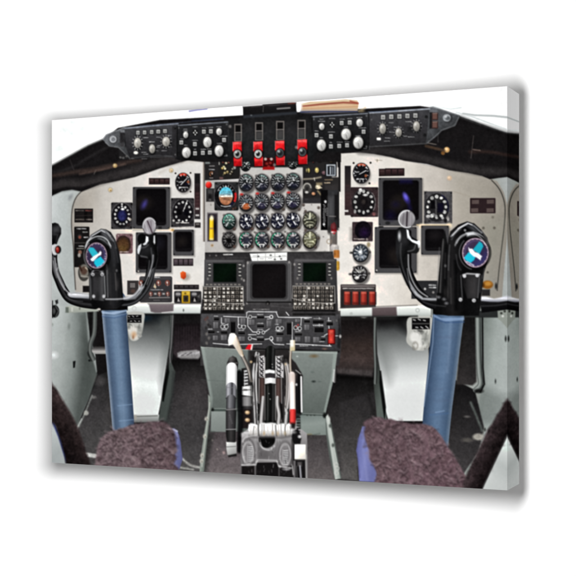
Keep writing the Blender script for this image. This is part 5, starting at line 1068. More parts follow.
# ---------------------------------------------------------------- control columns
V(45, 270, 100)
CL = part('control_column', -1, 'blue fabric covered control column at the left')
tube([(396, 180), (402, 300), (424, 560), (456, 960)], 142, [(150, 163, 180), (80, 99, 124), (92, 113, 140), (114, 138, 165), (118, 141, 168), (99, 122, 149), (76, 95, 120), (58, 74, 97)], curve=True, w2=126)
rect(320, 160, 476, 232, (16, 15, 16), s=1); poly([(322, 236), (380, 244), (470, 228), (472, 238), (400, 256), (330, 252)], (176, 196, 222), .8, 1, False, curve=False); line([(330, 268), (400, 276), (472, 258)], 5, (70, 98, 140), .6, 1.5, False); line([(330, 262), (400, 268), (472, 250)], 4, (150, 176, 210), .6, 1.2, False)
for k in range(14):
    y = 300+k*42+R.uniform(-12, 12); x = 350+k*5; line([(x+R.uniform(0, 30), y), (x+R.uniform(50, 100), y+R.uniform(-5, 6))], R.uniform(4, 9), R.choice([(134, 160, 188), (82, 106, 136), (72, 96, 126)]), R.uniform(.08, .2), 4, False)
for x, y in ((470, 782), (478, 870)): line([(x-50, y), (x+30, y-8)], 4, (150, 178, 210), .6, 1.4, False)
V(390, 270, 140)
CR = part('control_column', -1, 'blue fabric covered control column at the right')
tube([(242, 178), (232, 260), (214, 420), (196, 580), (184, 720)], 128, [(58, 76, 101), (72, 93, 121), (88, 111, 140), (100, 125, 155), (104, 129, 159), (90, 113, 142), (78, 100, 127), (116, 132, 150)], curve=True, w2=112)
rect(176, 140, 312, 184, (14, 13, 14), s=1); poly([(178, 180), (210, 198), (306, 196), (306, 206), (220, 212), (178, 192)], (150, 176, 212), .7, 1.2, False); line([(182, 200), (230, 216), (304, 214)], 5, (56, 84, 128), .7, 1.6, False); line([(180, 196), (176, 300), (140, 560)], 4, (170, 192, 220), .6, 1.2, False)
line([(250, 214), (246, 300), (236, 420)], 8, (150, 172, 200), .35, 3, False)
for k in range(12):
    y = 240+k*34+R.uniform(-10, 10); x = 190-k*3; line([(x+R.uniform(0, 20), y), (x+R.uniform(30, 80), y+R.uniform(-5, 6))], R.uniform(3, 8), R.choice([(126, 152, 182), (72, 96, 128), (90, 92, 116)]), R.uniform(.08, .2), 4, False)
V(340, 390, 120); line([(460, 108), (500, 100)], 4, (150, 178, 214), .7, 1.4, False); line([(430, 120), (520, 112)], 6, (80, 112, 156), .5, 2, False)
# ---------------------------------------------------------------- seats and armrests
def fur_strokes(poly_pts, n, dark, light, ln, w, drift, a=(.10, .34)):
    P = tp(poly_pts); x0, y0 = P.min(0); x1, y1 = P.max(0); k = 0
    while k < n:
        x, y = R.uniform(x0, x1), R.uniform(y0, y1)
        i, j = int((x-OX)*S), int((y-OY)*S)
        if not (0 <= i < AW and 0 <= j < AH): k += .05; continue
        if ids[j, i] != cur: k += .05; continue
        k += 1
        px, py = (x-vx)/vk, (y-vy)/vk; an = R.gauss(drift, .7); L = ln*R.uniform(.5, 1.4)
        line([(px, py), (px+math.cos(an)*L*.5+R.uniform(-3, 3), py+math.sin(an)*L*.5), (px+math.cos(an)*L, py+math.sin(an)*L)], w*R.uniform(.6, 1.3), dark if R.random() < .55 else light, R.uniform(*a), 2.6, False, curve=True, n=3)
def tufts(pts, n):
    """curled locks of the fleece: a dark crease with a light crest above it"""
    P = np.asarray(pts, float); lo, hi = P.min(0), P.max(0); k = 0
    while k < n:
        x, y = R.uniform(lo[0], hi[0]), R.uniform(lo[1], hi[1]); t = tp((x, y)); i, j = int((t[0]-OX)*S), int((t[1]-OY)*S); k += .1
        if not (0 <= i < AW and 0 <= j < AH) or ids[j, i] != cur: continue
        k += .9; an = R.gauss(.5, .8); L = R.uniform(8, 20); c, s_ = math.cos(an)*L, math.sin(an)*L
        line([(x-c, y-s_), (x+s_*.35, y-c*.35+3), (x+c, y+s_)], R.uniform(4, 8), (48, 36, 40), R.uniform(.2, .42), 1.8, False, curve=True, n=4)
        line([(x-c+1, y-s_-9), (x+s_*.35, y-c*.35-6), (x+c+1, y+s_-9)], R.uniform(6, 10), (158, 138, 143), R.uniform(.14, .34), 2.2, False, curve=True, n=4)
V(80, 400, 120)
SL = part('seat', -1, 'seat front at the lower left with mauve sheepskin over blue cloth')
poly([(436, 138), (452, 136), (468, 148), (482, 200), (492, 285), (476, 334), (400, 345), (430, 200)], lin((440, 140), (490, 200), (110, 114, 160), (136, 141, 188), (106, 110, 154)), s=1)
line([(440, 140), (466, 150)], 8, (206, 206, 226), .8, 1.4, False); line([(474, 170), (488, 280), (472, 330)], 5, (96, 94, 140), .7, 1.6, False); line([(460, 180), (462, 300)], 8, (120, 123, 170), .7, 2, False)
part('sheepskin_cover', SL)
o1 = [(70, 330), (78, 270), (84, 225), (96, 195), (112, 174), (134, 158), (160, 148), (190, 140), (214, 132), (246, 120), (280, 114), (306, 112), (322, 108), (352, 104), (380, 104), (406, 108), (424, 118), (438, 134), (448, 152), (456, 180), (462, 216), (464, 246), (456, 262), (462, 280), (450, 306), (446, 345), (70, 345)]
poly(o1, lin((80, 320), (450, 150), (126, 107, 112), (134, 115, 120), (124, 104, 109), (102, 83, 88), (82, 65, 70)), s=2.4, curve=True)
fur_strokes(o1, 520, (62, 50, 52), (164, 147, 149), 20, 10, 2.2); fur_strokes(o1, 380, (46, 36, 38), (150, 132, 134), 12, 7, .9)
tufts(o1, 150)
V(340, 390, 120)
SR = part('seat', -1, 'seat front at the lower right with mauve sheepskin over blue cloth')
poly([(108, 176), (128, 172), (134, 240), (190, 445), (92, 438), (86, 330), (78, 290), (92, 220)], lin((80, 300), (170, 320), (112, 117, 172), (134, 139, 194), (116, 120, 172)), s=1)
line([(88, 230), (82, 290), (96, 420)], 5, (96, 96, 150), .7, 1.6, False); line([(110, 180), (112, 300), (130, 430)], 8, (150, 154, 204), .5, 3, False)
part('sheepskin_cover', SR)
o2 = [(112, 160), (130, 142), (158, 134), (196, 132), (216, 140), (244, 140), (276, 150), (320, 156), (350, 164), (388, 162), (416, 168), (444, 178), (466, 196), (492, 230), (514, 268), (540, 308), (570, 356), (600, 410), (616, 450), (600, 500), (184, 480), (172, 430), (176, 400), (160, 360), (142, 330), (140, 296), (126, 250), (116, 210), (122, 180)]
poly(o2, lin((130, 200), (560, 440), (104, 84, 90), (111, 90, 96), (117, 94, 101), (124, 99, 107), (118, 93, 101)), s=2.2, curve=True)
fur_strokes(o2, 600, (66, 50, 53), (152, 130, 134), 19, 10, 2.0); fur_strokes(o2, 420, (52, 39, 42), (142, 120, 124), 12, 7, .8)
tufts(o2, 170)
V(40, 360, 100)
AL = part('armrest', -1, 'dark brown fleece covered armrest at the left edge')
poly([(40, 330), (70, 340), (112, 440), (160, 600), (40, 640)], lin((60, 440), (130, 500), (206, 212, 212), (184, 190, 190)), s=1)
line([(66, 335), (110, 440), (156, 590)], 13, (62, 72, 128), .95, 1.6)
part('fleece_cover', AL)
o3 = [(40, 100), (74, 142), (100, 178), (130, 228), (168, 290), (200, 348), (226, 410), (244, 460), (262, 520), (284, 610), (165, 620), (140, 540), (112, 446), (84, 372), (40, 320)]
poly(o3, lin((90, 420), (190, 350), (24, 19, 20), (36, 29, 29), (48, 39, 39), (66, 55, 55)), s=2.6, curve=True)
fur_strokes(o3, 220, (20, 15, 16), (72, 60, 60), 18, 6, 1.0, (.1, .3))
V(430, 390, 120)
AR = part('armrest', -1, 'dark brown fleece covered armrest at the right edge')
poly([(368, 214), (410, 200), (410, 500), (236, 490)], lin((300, 420), (380, 300), (222, 226, 224), (206, 211, 209), (236, 240, 238)), s=1)
part('fleece_cover', AR)
o4 = [(374, 40), (354, 62), (338, 96), (316, 128), (300, 158), (276, 190), (258, 230), (236, 278), (216, 320), (194, 366), (178, 400), (160, 440), (152, 500), (240, 500), (262, 448), (300, 366), (336, 290), (370, 216), (420, 190), (420, 60)]
poly(o4, lin((210, 330), (300, 370), (72, 61, 63), (56, 46, 48), (38, 31, 32), (22, 18, 19)), s=2.6, curve=False)
fur_strokes(o4, 220, (22, 17, 18), (78, 66, 68), 18, 6, 2.0, (.1, .3))
line([(372, 214), (336, 288), (300, 366), (250, 472)], 5, (22, 18, 19), .8, 1.4, False)

# ---------------------------------------------------------------- control yokes
V(45, 215, 80)
BLK = [(16, 16, 17), (40, 40, 42), (20, 20, 21), (10, 10, 11)]
YL = part('control_yoke', -1, 'black control yoke with a blue emblem disc in front of the left seat')
# left arm rising to the grip at the picture's edge
tube([(66, 270), (64, 330), (76, 410), (104, 480), (132, 540), (176, 598), (260, 628), (360, 640)], 46, [(8, 8, 9), (26, 26, 27), (60, 60, 62), (16, 16, 17), (34, 34, 36), (10, 10, 11)], w2=78)
line([(60, 330), (78, 410), (108, 482), (140, 540)], 5, (226, 228, 230), .8, 1, False, curve=True); line([(84, 350), (104, 430), (140, 510)], 5, (170, 172, 174), .7, 1, False, curve=True); line([(92, 380), (86, 396)], 6, (230, 230, 230), .6, 1, False)
poly([(164, 562), (205, 556), (258, 558), (325, 570), (336, 590), (332, 606), (262, 600), (200, 596), (172, 586)], lin((0, 556), (0, 606), (206, 208, 212), (250, 250, 252), (190, 192, 198), (90, 92, 96)), .95, 1.2, False, curve=True)
line([(165, 566), (215, 560), (330, 574)], 5, (120, 122, 124), .6, 1.2, False)
gL = part('handgrip', YL)
poly([(46, 62), (72, 55), (96, 64), (116, 96), (116, 136), (98, 172), (84, 212), (66, 218), (46, 212)], lin((50, 60), (116, 180), (20, 20, 21), (56, 56, 58), (30, 30, 31), (14, 14, 15)), s=1, curve=False)
poly([(60, 92), (98, 88), (104, 118), (64, 126)], (84, 84, 86), .8, 4, False); line([(64, 140), (92, 142), (80, 196)], 6, (96, 96, 98), .6, 2.5, False)
gb = part('trim_button', YL, 'red thumb button in a white ring')
ell(72, 249, 25, 40, (236, 236, 238), s=1); ell(76, 249, 18, 32, (206, 204, 206), .8, 2, False); ell(94, 250, 22, 29, (24, 22, 23), .95, 1); ell(90, 250, 13, 22, (160, 50, 44), .95, 1, False); ell(87, 242, 6, 8, (230, 130, 110), .8, 1.4, False)
# right arm and grip
use(YL)
tube([(400, 616), (480, 618), (570, 630), (640, 612), (694, 562), (732, 500), (758, 420), (768, 320), (770, 220)], 58, [(10, 10, 11), (84, 85, 88), (26, 26, 27), (12, 12, 13), (24, 24, 25), (6, 6, 7)], w2=66)
poly([(470, 578), (560, 586), (620, 586), (656, 562), (700, 506), (716, 516), (690, 566), (650, 606), (590, 614), (480, 600)], lin((470, 580), (480, 612), (120, 122, 126), (236, 238, 242), (150, 152, 156)), .85, 2, False)
tube([(664, 580), (704, 526), (735, 460), (764, 380), (784, 320)], 9, [(60, 60, 62), (226, 228, 230), (60, 60, 62)], .8, 1.2, False); tube([(734, 500), (756, 440), (790, 350)], 9, [(30, 30, 31), (190, 192, 194), (30, 30, 31)], .7, 1, False)
line([(806, 230), (808, 320), (784, 420), (748, 510)], 5, (70, 70, 72), .7, 1.4, False, curve=True)
gR = part('handgrip', YL)
ell(698, 174, 32, 40, (18, 18, 19), s=1)
poly([(738, 130), (800, 128), (808, 170), (806, 240), (812, 300), (794, 370), (762, 400), (726, 330), (734, 306), (680, 300), (664, 270), (672, 216), (694, 204), (724, 214), (744, 190)], lin((670, 200), (806, 240), (22, 22, 23), (36, 36, 38), (20, 20, 21), (12, 12, 13)), s=1)
poly([(727, 150), (744, 158), (746, 186), (728, 214), (712, 218), (704, 210), (722, 196)], (244, 246, 248), .97, 1, False); poly([(672, 222), (694, 206), (692, 236), (676, 284), (666, 276), (664, 250)], (232, 234, 236), .97, 1, False); poly([(782, 150), (792, 146), (794, 200), (788, 212), (780, 196)], (230, 232, 234), .95, 1, False)
poly([(684, 290), (736, 300), (740, 310), (690, 302)], (110, 110, 112), .8, 1.4, False); ell(740, 250, 24, 30, (52, 52, 54), .6, 6, False); ell(778, 300, 8, 26, (60, 60, 62), .7, 3, False)
dk = part('switch_cap', YL, 'round silver cap with dark diagonal bars on the right grip')
ell(752, 80, 50, 62, (74, 70, 74), s=.9); ell(752, 80, 46, 58, lin((710, 30), (796, 130), (232, 230, 232), (150, 146, 150), (196, 194, 196), (120, 116, 120)), .97, .9, False); ell(752, 80, 47, 59, (236, 236, 238), .8, 1, False, ring=7, arc=(250, 60)); ell(752, 80, 34, 46, (162, 156, 162), .7, 2, False)
line([(738, 44), (772, 128)], 8, (60, 44, 54), .9, 1, False); line([(762, 46), (768, 120)], 5, (96, 84, 92), .7, 1, False); line([(724, 60), (742, 126)], 6, (220, 216, 220), .7, 1.4, False)
def hub(pts, ox, emb, tilt, par, mir):
    part('hub', par)
    poly(pts, lin((ox-90, 200), (ox+180, 260), (24, 24, 25), (34, 34, 36), (20, 20, 21), (28, 28, 29), (10, 10, 11)), s=1)
# hub of the left yoke
hb = part('hub', YL)
poly([(280, 262), (284, 222), (300, 186), (332, 142), (404, 99), (440, 104), (474, 124), (506, 176), (518, 214), (534, 268), (544, 330), (552, 440), (560, 560), (566, 640), (520, 676), (430, 680), (340, 660), (318, 600), (318, 430), (304, 372), (288, 320)], lin((290, 300), (560, 300), (26, 26, 27), (14, 14, 15), (22, 22, 23), (40, 40, 42), (16, 16, 17)), s=1)
line([(302, 196), (334, 150), (404, 108), (450, 134), (492, 186)], 9, (176, 178, 182), .8, 1.6, False, curve=False); line([(340, 150), (404, 112), (430, 124)], 6, (250, 250, 252), .9, 1.2, False); poly([(404, 118), (440, 134), (470, 180), (440, 168), (410, 140)], (150, 152, 158), .6, 4, False)
line([(290, 236), (310, 190), (360, 158), (408, 156), (448, 180), (474, 224)], 8, (236, 238, 240), .9, 1.2, False, curve=True); line([(296, 236), (318, 200), (360, 178), (404, 172)], 8, (120, 122, 126), .7, 3, False, curve=True); poly([(386, 168), (430, 176), (452, 214), (420, 200)], (206, 210, 214), .6, 4, False)
line([(476, 196), (512, 260), (528, 340)], 6, (70, 70, 73), .7, 2.5, False, curve=True); line([(456, 200), (474, 236)], 6, (206, 208, 212), .8, 1.4, False)
for (x0, y0, x1, y1, a) in ((500, 360, 520, 620, .5), (470, 420, 474, 640, .6), (540, 430, 546, 600, .4)): line([(x0, y0), (x1, y1)], 8, (62, 60, 60), a, 3, False)
line([(506, 420), (512, 540)], 4, (150, 146, 142), .5, 1.5, False); ell(520, 500, 8, 26, (88, 84, 84), .6, 3, False); ell(516, 400, 6, 8, (150, 148, 148), .7, 1.4, False)
pl = part('clamp_plate', YL)
poly([(326, 398), (420, 396), (434, 430), (428, 620), (334, 610)], lin((326, 400), (440, 400), (20, 20, 21), (54, 53, 55), (42, 42, 43), (84, 84, 86), (24, 24, 25)), s=1)
line([(334, 426), (346, 404), (372, 398), (404, 406), (420, 426)], 8, (186, 188, 192), .85, 1.4, False, curve=True); rect(352, 424, 404, 446, (40, 40, 41), .9, 1.2, False)
for x in (345, 411): ell(x, 428, 12, 12, (206, 206, 208), .95, 1, False); ell(x, 430, 6, 6, (96, 96, 98), .8, .9, False)
for x in (350, 424): ell(x, 586, 11, 13, (222, 222, 224), .9, 1.2, False)
line([(428, 440), (434, 580)], 6, (196, 198, 200), .8, 1.2, False); poly([(352, 460), (404, 456), (410, 560), (356, 566)], (72, 71, 73), .5, 6, False); line([(330, 460), (336, 600)], 5, (90, 90, 92), .6, 1.4, False)
part('emblem_disc', YL, 'round emblem, cyan band and white bird-like shape on dark violet')
ell(372, 292, 88, 104, (14, 13, 14), s=1); ell(370, 292, 76, 92, (84, 72, 84), .95, 1, False); ell(370, 292, 74, 90, (200, 174, 192), .85, 1.0, False, ring=7); ell(370, 292, 68, 84, lin((320, 230), (420, 360), (74, 62, 96), (56, 50, 76), (78, 70, 112)), .98, 1, False)
ell(370, 292, 60, 76, (126, 118, 176), .5, 1.4, False, ring=5, arc=(20, 150))
poly([(310, 250), (326, 232), (350, 236), (386, 280), (348, 312)], (52, 196, 216), .97, 1.2, False); poly([(354, 326), (400, 298), (430, 336), (404, 364), (374, 376), (354, 350)], (40, 206, 232), .97, 1.2, False); poly([(326, 318), (350, 296), (384, 276), (398, 258), (408, 268), (404, 288), (386, 296), (366, 316), (348, 334), (334, 332)], (246, 248, 250), .97, 1, False)
for k in range(7):
    an = math.radians(95+k*12); ell(370+math.sin(an)*64, 292-math.cos(an)*80, 4, 4, (206, 200, 220), .7, 1, False)

V(440, 220, 80)
YR = part('control_yoke', -1, 'black control yoke with a blue emblem disc in front of the right seat')
# left arm with grip
tube([(-256, 160), (-262, 260), (-238, 370), (-190, 476), (-130, 555), (-60, 600), (60, 622), (160, 625)], 78, [(10, 10, 11), (30, 30, 32), (18, 18, 19), (26, 26, 27), (12, 12, 13)], w2=76)
poly([(-222, 440), (-196, 478), (-160, 530), (-120, 560), (-60, 562), (-10, 566), (0, 580), (-70, 580), (-130, 574), (-176, 544), (-210, 496)], (206, 208, 212), .85, 1.8, False); line([(-236, 350), (-222, 430), (-190, 500), (-130, 556)], 5, (196, 198, 200), .7, 1.2, False, curve=True)
line([(-306, 220), (-300, 300), (-280, 380), (-240, 470)], 4, (90, 90, 92), .6, 1.6, False, curve=True)
gg = part('handgrip', YR)
poly([(-314, 70), (-292, 52), (-230, 56), (-222, 110), (-160, 146), (-146, 180), (-152, 226), (-166, 240), (-230, 238), (-246, 262), (-240, 340), (-300, 330), (-318, 240), (-318, 140)], lin((-316, 100), (-150, 180), (26, 26, 27), (40, 40, 42), (18, 18, 19), (30, 30, 31)), s=1)
poly([(-242, 66), (-226, 74), (-220, 110), (-204, 138), (-170, 152), (-150, 146), (-142, 160), (-144, 196), (-156, 204), (-162, 176), (-200, 160), (-236, 130)], (246, 248, 250), .97, 1, False); ell(-292, 116, 10, 28, (220, 222, 224), .9, 2, False); ell(-250, 150, 20, 20, (56, 56, 58), .6, 6, False); ell(-190, 200, 26, 16, (44, 44, 46), .7, 5, False)
part('switch_cap', YR, 'round silver cap with a dark vertical bar on the left grip')
ell(-239, -7, 63, 66, (66, 64, 66), s=.9); ell(-239, -7, 59, 62, lin((-290, -60), (-190, 50), (236, 236, 238), (146, 144, 146), (176, 174, 176), (116, 114, 116)), .97, .9, False); ell(-239, -7, 58, 61, (240, 240, 242), .85, 1, False, ring=8, arc=(150, 20)); ell(-240, -6, 44, 48, (136, 132, 136), .75, 2.5, False)
line([(-236, -58), (-240, 42)], 10, (40, 32, 38), .9, 1, False); line([(-262, -46), (-268, 30)], 7, (90, 84, 90), .6, 1.4, False); line([(-212, -46), (-216, 30)], 7, (196, 192, 196), .6, 1.6, False)
# right arm
use(YR)
poly([(280, 560), (380, 574), (480, 556), (600, 560), (600, 650), (480, 646), (300, 668)], lin((0, 556), (0, 650), (40, 40, 42), (26, 26, 27), (14, 14, 15)), s=1)
poly([(286, 552), (330, 552), (390, 566), (440, 556), (482, 544), (600, 560), (600, 600), (482, 582), (420, 592), (360, 590), (290, 582)], lin((0, 548), (0, 598), (220, 222, 230), (252, 252, 254), (180, 182, 192), (70, 70, 76)), .97, 1.4, False)
hb = part('hub', YR)
poly([(56, 176), (62, 128), (74, 82), (130, 34), (196, 10), (250, 28), (300, 74), (340, 128), (356, 196), (354, 262), (336, 322), (318, 380), (306, 470), (296, 560), (290, 640), (280, 690), (60, 690), (-30, 676), (-24, 560), (-8, 380), (4, 250), (18, 130), (36, 76)], lin((0, 300), (350, 300), (16, 16, 17), (34, 33, 34), (14, 14, 15), (20, 20, 21), (28, 27, 28)), s=1)
line([(80, 118), (140, 56), (200, 22), (248, 44), (300, 92)], 9, (190, 192, 196), .85, 1.6, False); line([(130, 62), (200, 24), (230, 34)], 6, (252, 252, 254), .9, 1.2, False); poly([(190, 40), (240, 50), (286, 104), (240, 76)], (120, 122, 128), .7, 4, False)
line([(120, 166), (150, 118), (200, 96), (250, 92), (306, 120), (340, 170)], 8, (206, 208, 212), .85, 1.4, False, curve=True); poly([(186, 92), (240, 86), (270, 112), (236, 118), (196, 124)], (240, 242, 244), .9, 2.5, False); line([(84, 140), (106, 100), (150, 66)], 6, (110, 112, 114), .7, 2, False)
line([(108, 190), (116, 150), (148, 116)], 5, (130, 132, 134), .6, 1.6, False); ell(180, 74, 8, 8, (230, 230, 232), .7, 1.4, False)
for (x0, y0, x1, y1, c) in ((24, 160, 4, 520, 70), (62, 260, 56, 560, 84), (90, 300, 96, 600, 44), (126, 390, 124, 560, 76)): line([(x0, y0), (x1, y1)], 9, (c, c-2, c-2), .6, 3, False)
line([(40, 240), (36, 420)], 5, (150, 146, 144), .4, 2, False); ell(40, 330, 8, 10, (196, 196, 196), .7, 1.4, False); ell(44, 520, 10, 30, (110, 106, 104), .5, 3, False)
for x, y in ((147, 573), (244, 579)): ell(x, y, 14, 14, (224, 224, 226), .95, 1.2, False); ell(x+2, y+2, 6, 6, (130, 130, 132), .7, 1, False)
for x, y in ((-10, 556), (30, 570), (46, 600)): ell(x, y, 12, 9, (160, 160, 164), .7, 2, False)
pl = part('clamp_plate', YR)
poly([(160, 392), (200, 384), (286, 386), (292, 430), (276, 562), (196, 566), (168, 470)], lin((160, 400), (292, 400), (24, 23, 24), (44, 43, 44), (58, 57, 58), (36, 35, 36)), s=1)
line([(166, 396), (196, 386), (250, 390), (284, 392)], 11, (206, 206, 208), .9, 1.4, False); rect(196, 396, 250, 416, (50, 49, 50), .85, 1.4, False)
for x, y in ((176, 404), (268, 400)): ell(x, y, 13, 13, (226, 226, 228), .95, 1, False)
poly([(204, 430), (268, 428), (262, 540), (210, 544)], (70, 68, 69), .5, 6, False)
part('emblem_disc', YR, 'round emblem, cyan blocks and white bird-like shape on dark violet')
ell(250, 236, 106, 116, (14, 13, 14), s=1); ell(255, 236, 94, 104, (84, 72, 88), .95, 1, False); ell(255, 236, 92, 102, (206, 180, 200), .9, 1.0, False, ring=8); ell(255, 236, 84, 94, lin((200, 160), (310, 310), (78, 64, 92), (58, 52, 80), (66, 62, 116)), .98, 1, False); ell(255, 236, 76, 86, (130, 112, 170), .5, 1.4, False, ring=5, arc=(200, 20))
poly([(284, 154), (304, 168), (312, 190), (284, 246), (236, 214), (260, 184)], (40, 186, 208), .97, 1.2, False); poly([(206, 232), (222, 236), (256, 262), (246, 288), (222, 308), (190, 294), (172, 272)], (40, 210, 236), .97, 1.2, False); poly([(204, 196), (216, 206), (232, 206), (252, 230), (276, 238), (304, 262), (296, 274), (292, 292), (262, 270), (240, 262), (214, 238), (206, 220)], (246, 248, 250), .97, 1, False)
for k in range(6): ell(196+k*9, 300+k*5, 5, 5, (226, 226, 236), .8, 1, False)
line([(178, 290), (200, 316), (238, 328)], 5, (210, 206, 226), .6, 1.4, False)
# glossy streaks on the yokes
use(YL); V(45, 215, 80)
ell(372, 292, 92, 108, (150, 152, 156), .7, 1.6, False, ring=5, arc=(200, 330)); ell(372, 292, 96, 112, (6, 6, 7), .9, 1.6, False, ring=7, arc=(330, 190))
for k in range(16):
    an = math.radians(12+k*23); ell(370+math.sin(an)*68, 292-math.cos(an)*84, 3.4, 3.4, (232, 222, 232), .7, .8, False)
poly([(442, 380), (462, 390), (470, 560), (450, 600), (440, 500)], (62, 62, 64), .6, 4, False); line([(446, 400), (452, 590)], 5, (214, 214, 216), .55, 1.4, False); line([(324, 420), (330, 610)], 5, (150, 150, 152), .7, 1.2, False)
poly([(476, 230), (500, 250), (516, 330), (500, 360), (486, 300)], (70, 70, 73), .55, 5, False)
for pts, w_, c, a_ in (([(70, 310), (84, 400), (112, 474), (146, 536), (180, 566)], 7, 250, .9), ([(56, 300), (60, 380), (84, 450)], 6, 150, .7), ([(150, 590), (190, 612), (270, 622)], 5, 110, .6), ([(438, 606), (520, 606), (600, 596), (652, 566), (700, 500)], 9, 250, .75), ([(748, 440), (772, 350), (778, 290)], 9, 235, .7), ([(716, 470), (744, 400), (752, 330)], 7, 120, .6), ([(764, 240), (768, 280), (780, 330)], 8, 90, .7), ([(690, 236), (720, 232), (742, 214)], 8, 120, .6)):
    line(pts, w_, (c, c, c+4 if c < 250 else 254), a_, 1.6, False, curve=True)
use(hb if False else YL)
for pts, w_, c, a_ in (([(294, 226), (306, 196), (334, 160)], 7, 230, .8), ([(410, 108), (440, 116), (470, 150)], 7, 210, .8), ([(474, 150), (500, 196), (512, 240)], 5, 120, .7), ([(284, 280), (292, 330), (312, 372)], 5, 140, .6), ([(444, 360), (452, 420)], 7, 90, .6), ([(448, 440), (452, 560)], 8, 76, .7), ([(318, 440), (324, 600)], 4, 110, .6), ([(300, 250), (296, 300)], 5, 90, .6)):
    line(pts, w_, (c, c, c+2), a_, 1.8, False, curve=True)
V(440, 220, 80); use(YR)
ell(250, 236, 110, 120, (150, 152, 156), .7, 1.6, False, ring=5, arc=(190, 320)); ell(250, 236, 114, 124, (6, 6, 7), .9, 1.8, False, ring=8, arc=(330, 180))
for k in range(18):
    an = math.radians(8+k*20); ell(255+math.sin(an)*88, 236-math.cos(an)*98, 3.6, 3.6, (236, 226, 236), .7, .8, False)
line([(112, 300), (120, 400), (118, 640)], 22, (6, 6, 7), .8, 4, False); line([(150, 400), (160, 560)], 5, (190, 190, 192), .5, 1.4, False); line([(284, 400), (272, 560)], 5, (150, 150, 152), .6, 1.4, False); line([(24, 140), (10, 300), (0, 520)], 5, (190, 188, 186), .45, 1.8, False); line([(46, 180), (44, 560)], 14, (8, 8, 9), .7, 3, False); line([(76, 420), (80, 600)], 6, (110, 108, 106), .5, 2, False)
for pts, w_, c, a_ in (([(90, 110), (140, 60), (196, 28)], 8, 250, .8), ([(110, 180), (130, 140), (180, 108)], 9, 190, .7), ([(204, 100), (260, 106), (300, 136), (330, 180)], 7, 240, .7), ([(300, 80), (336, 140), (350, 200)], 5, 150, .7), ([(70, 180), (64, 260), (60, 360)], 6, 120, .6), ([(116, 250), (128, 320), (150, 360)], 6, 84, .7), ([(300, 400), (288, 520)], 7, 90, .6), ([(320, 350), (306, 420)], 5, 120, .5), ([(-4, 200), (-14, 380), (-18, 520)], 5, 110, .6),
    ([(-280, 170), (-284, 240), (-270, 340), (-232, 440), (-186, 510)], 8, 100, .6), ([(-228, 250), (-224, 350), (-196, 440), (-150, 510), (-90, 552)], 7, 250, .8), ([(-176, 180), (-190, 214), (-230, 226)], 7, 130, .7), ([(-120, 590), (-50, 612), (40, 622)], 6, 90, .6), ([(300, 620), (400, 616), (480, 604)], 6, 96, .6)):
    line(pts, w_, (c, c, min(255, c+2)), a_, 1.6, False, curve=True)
# little things at the left edge
use(WL); V(45, 270, 100)
wk = part('wall_bracket', WL, 'black hook shaped bracket on the left wall')
ell(56, 238, 26, 36, (26, 27, 27), s=1); ell(48, 236, 12, 18, (110, 112, 112), .8, 2, False); rect(38, 176, 46, 276, (30, 31, 31), .9, 1.2); poly([(58, 176), (74, 170), (76, 190), (64, 200)], (36, 38, 38), .95, 1.2); line([(62, 210), (78, 236), (62, 270)], 5, (170, 172, 172), .6, 1.4, False)

# ---------------------------------------------------------------- camera-like finish of the print
def finish():
    global img
    n2i = lambda *names: [i for i, p in enumerate(parts) if p[0] in names]
    nz = {sg: noise(img.shape[:2], sg*S) for sg in (.5, 1.1, 2.6)}
    def tex(names, amts):
        m = blur(np.isin(ids, n2i(*names)).astype(np.float32), 1.5)
        f = sum(nz[k]*v for k, v in amts.items())
        img[...] = np.clip(img*(1+(f*m)[..., None]), 0, 255)
    tex(('sheepskin_cover',), {.5: .03, 1.1: .035, 2.6: .02})
    tex(('fleece_cover',), {.5: .05, 1.1: .06, 2.6: .06})
    tex(('floor', 'pedestal_floor'), {.5: .03, 1.1: .02, 2.6: .02})
    tex(('control_column', 'side_wall', 'pedestal', 'instrument_panel'), {.5: .004, 2.6: .009})
    tex(('glareshield', 'rudder_pedal', 'centre_console', 'switch_board', 'radio_panel'), {.5: .025, 1.1: .03, 2.6: .03})
    tex(('fire_handle', 'lever_grip', 'panel_bracket'), {.5: .03, 1.1: .05, 2.6: .04})
    tex(('gauge',), {.5: .06, 1.1: .03})
    img = img+nz[.5][..., None]*.9
    img = blur(img, .40*S)
    img = img+.20*(img-blur(img, .9*S))
    img = img+.07*(img-blur(img, 5*S))
    img = np.clip(img, 0, 255)
# ================================================================ the real scene: a stretched canvas print on a white wall
import bpy
H = 0.30; W = 0.40508; D = 0.036914; GAP = 0.055          # metres
MIRROR = 0.285                                         # the wrapped edge mirrors a narrow strip of the picture
CORN = [(51.9, 120.2), (507.2, 86.2), (507.2, 490.4), (51.9, 462.6)]    # image pixel positions of the print's corners, used to unskew the artwork
def homography(src, dst):
    A = []; b = []
    for (x, y), (X, Y) in zip(src, dst):
        A.append([x, y, 1, 0, 0, 0, -X*x, -X*y]); b.append(X)
        A.append([0, 0, 0, x, y, 1, -Y*x, -Y*y]); b.append(Y)
    return np.append(np.linalg.solve(np.array(A, float), np.array(b, float)), 1).reshape(3, 3)
HM = homography([(0, 0), (1, 0), (1, 1), (0, 1)], CORN)
def image_px(u, v):  # from u, v on the print to image pixels
    w = HM[2, 0]*u+HM[2, 1]*v+HM[2, 2]
    return (HM[0, 0]*u+HM[0, 1]*v+HM[0, 2])/w, (HM[1, 0]*u+HM[1, 1]*v+HM[1, 2])/w
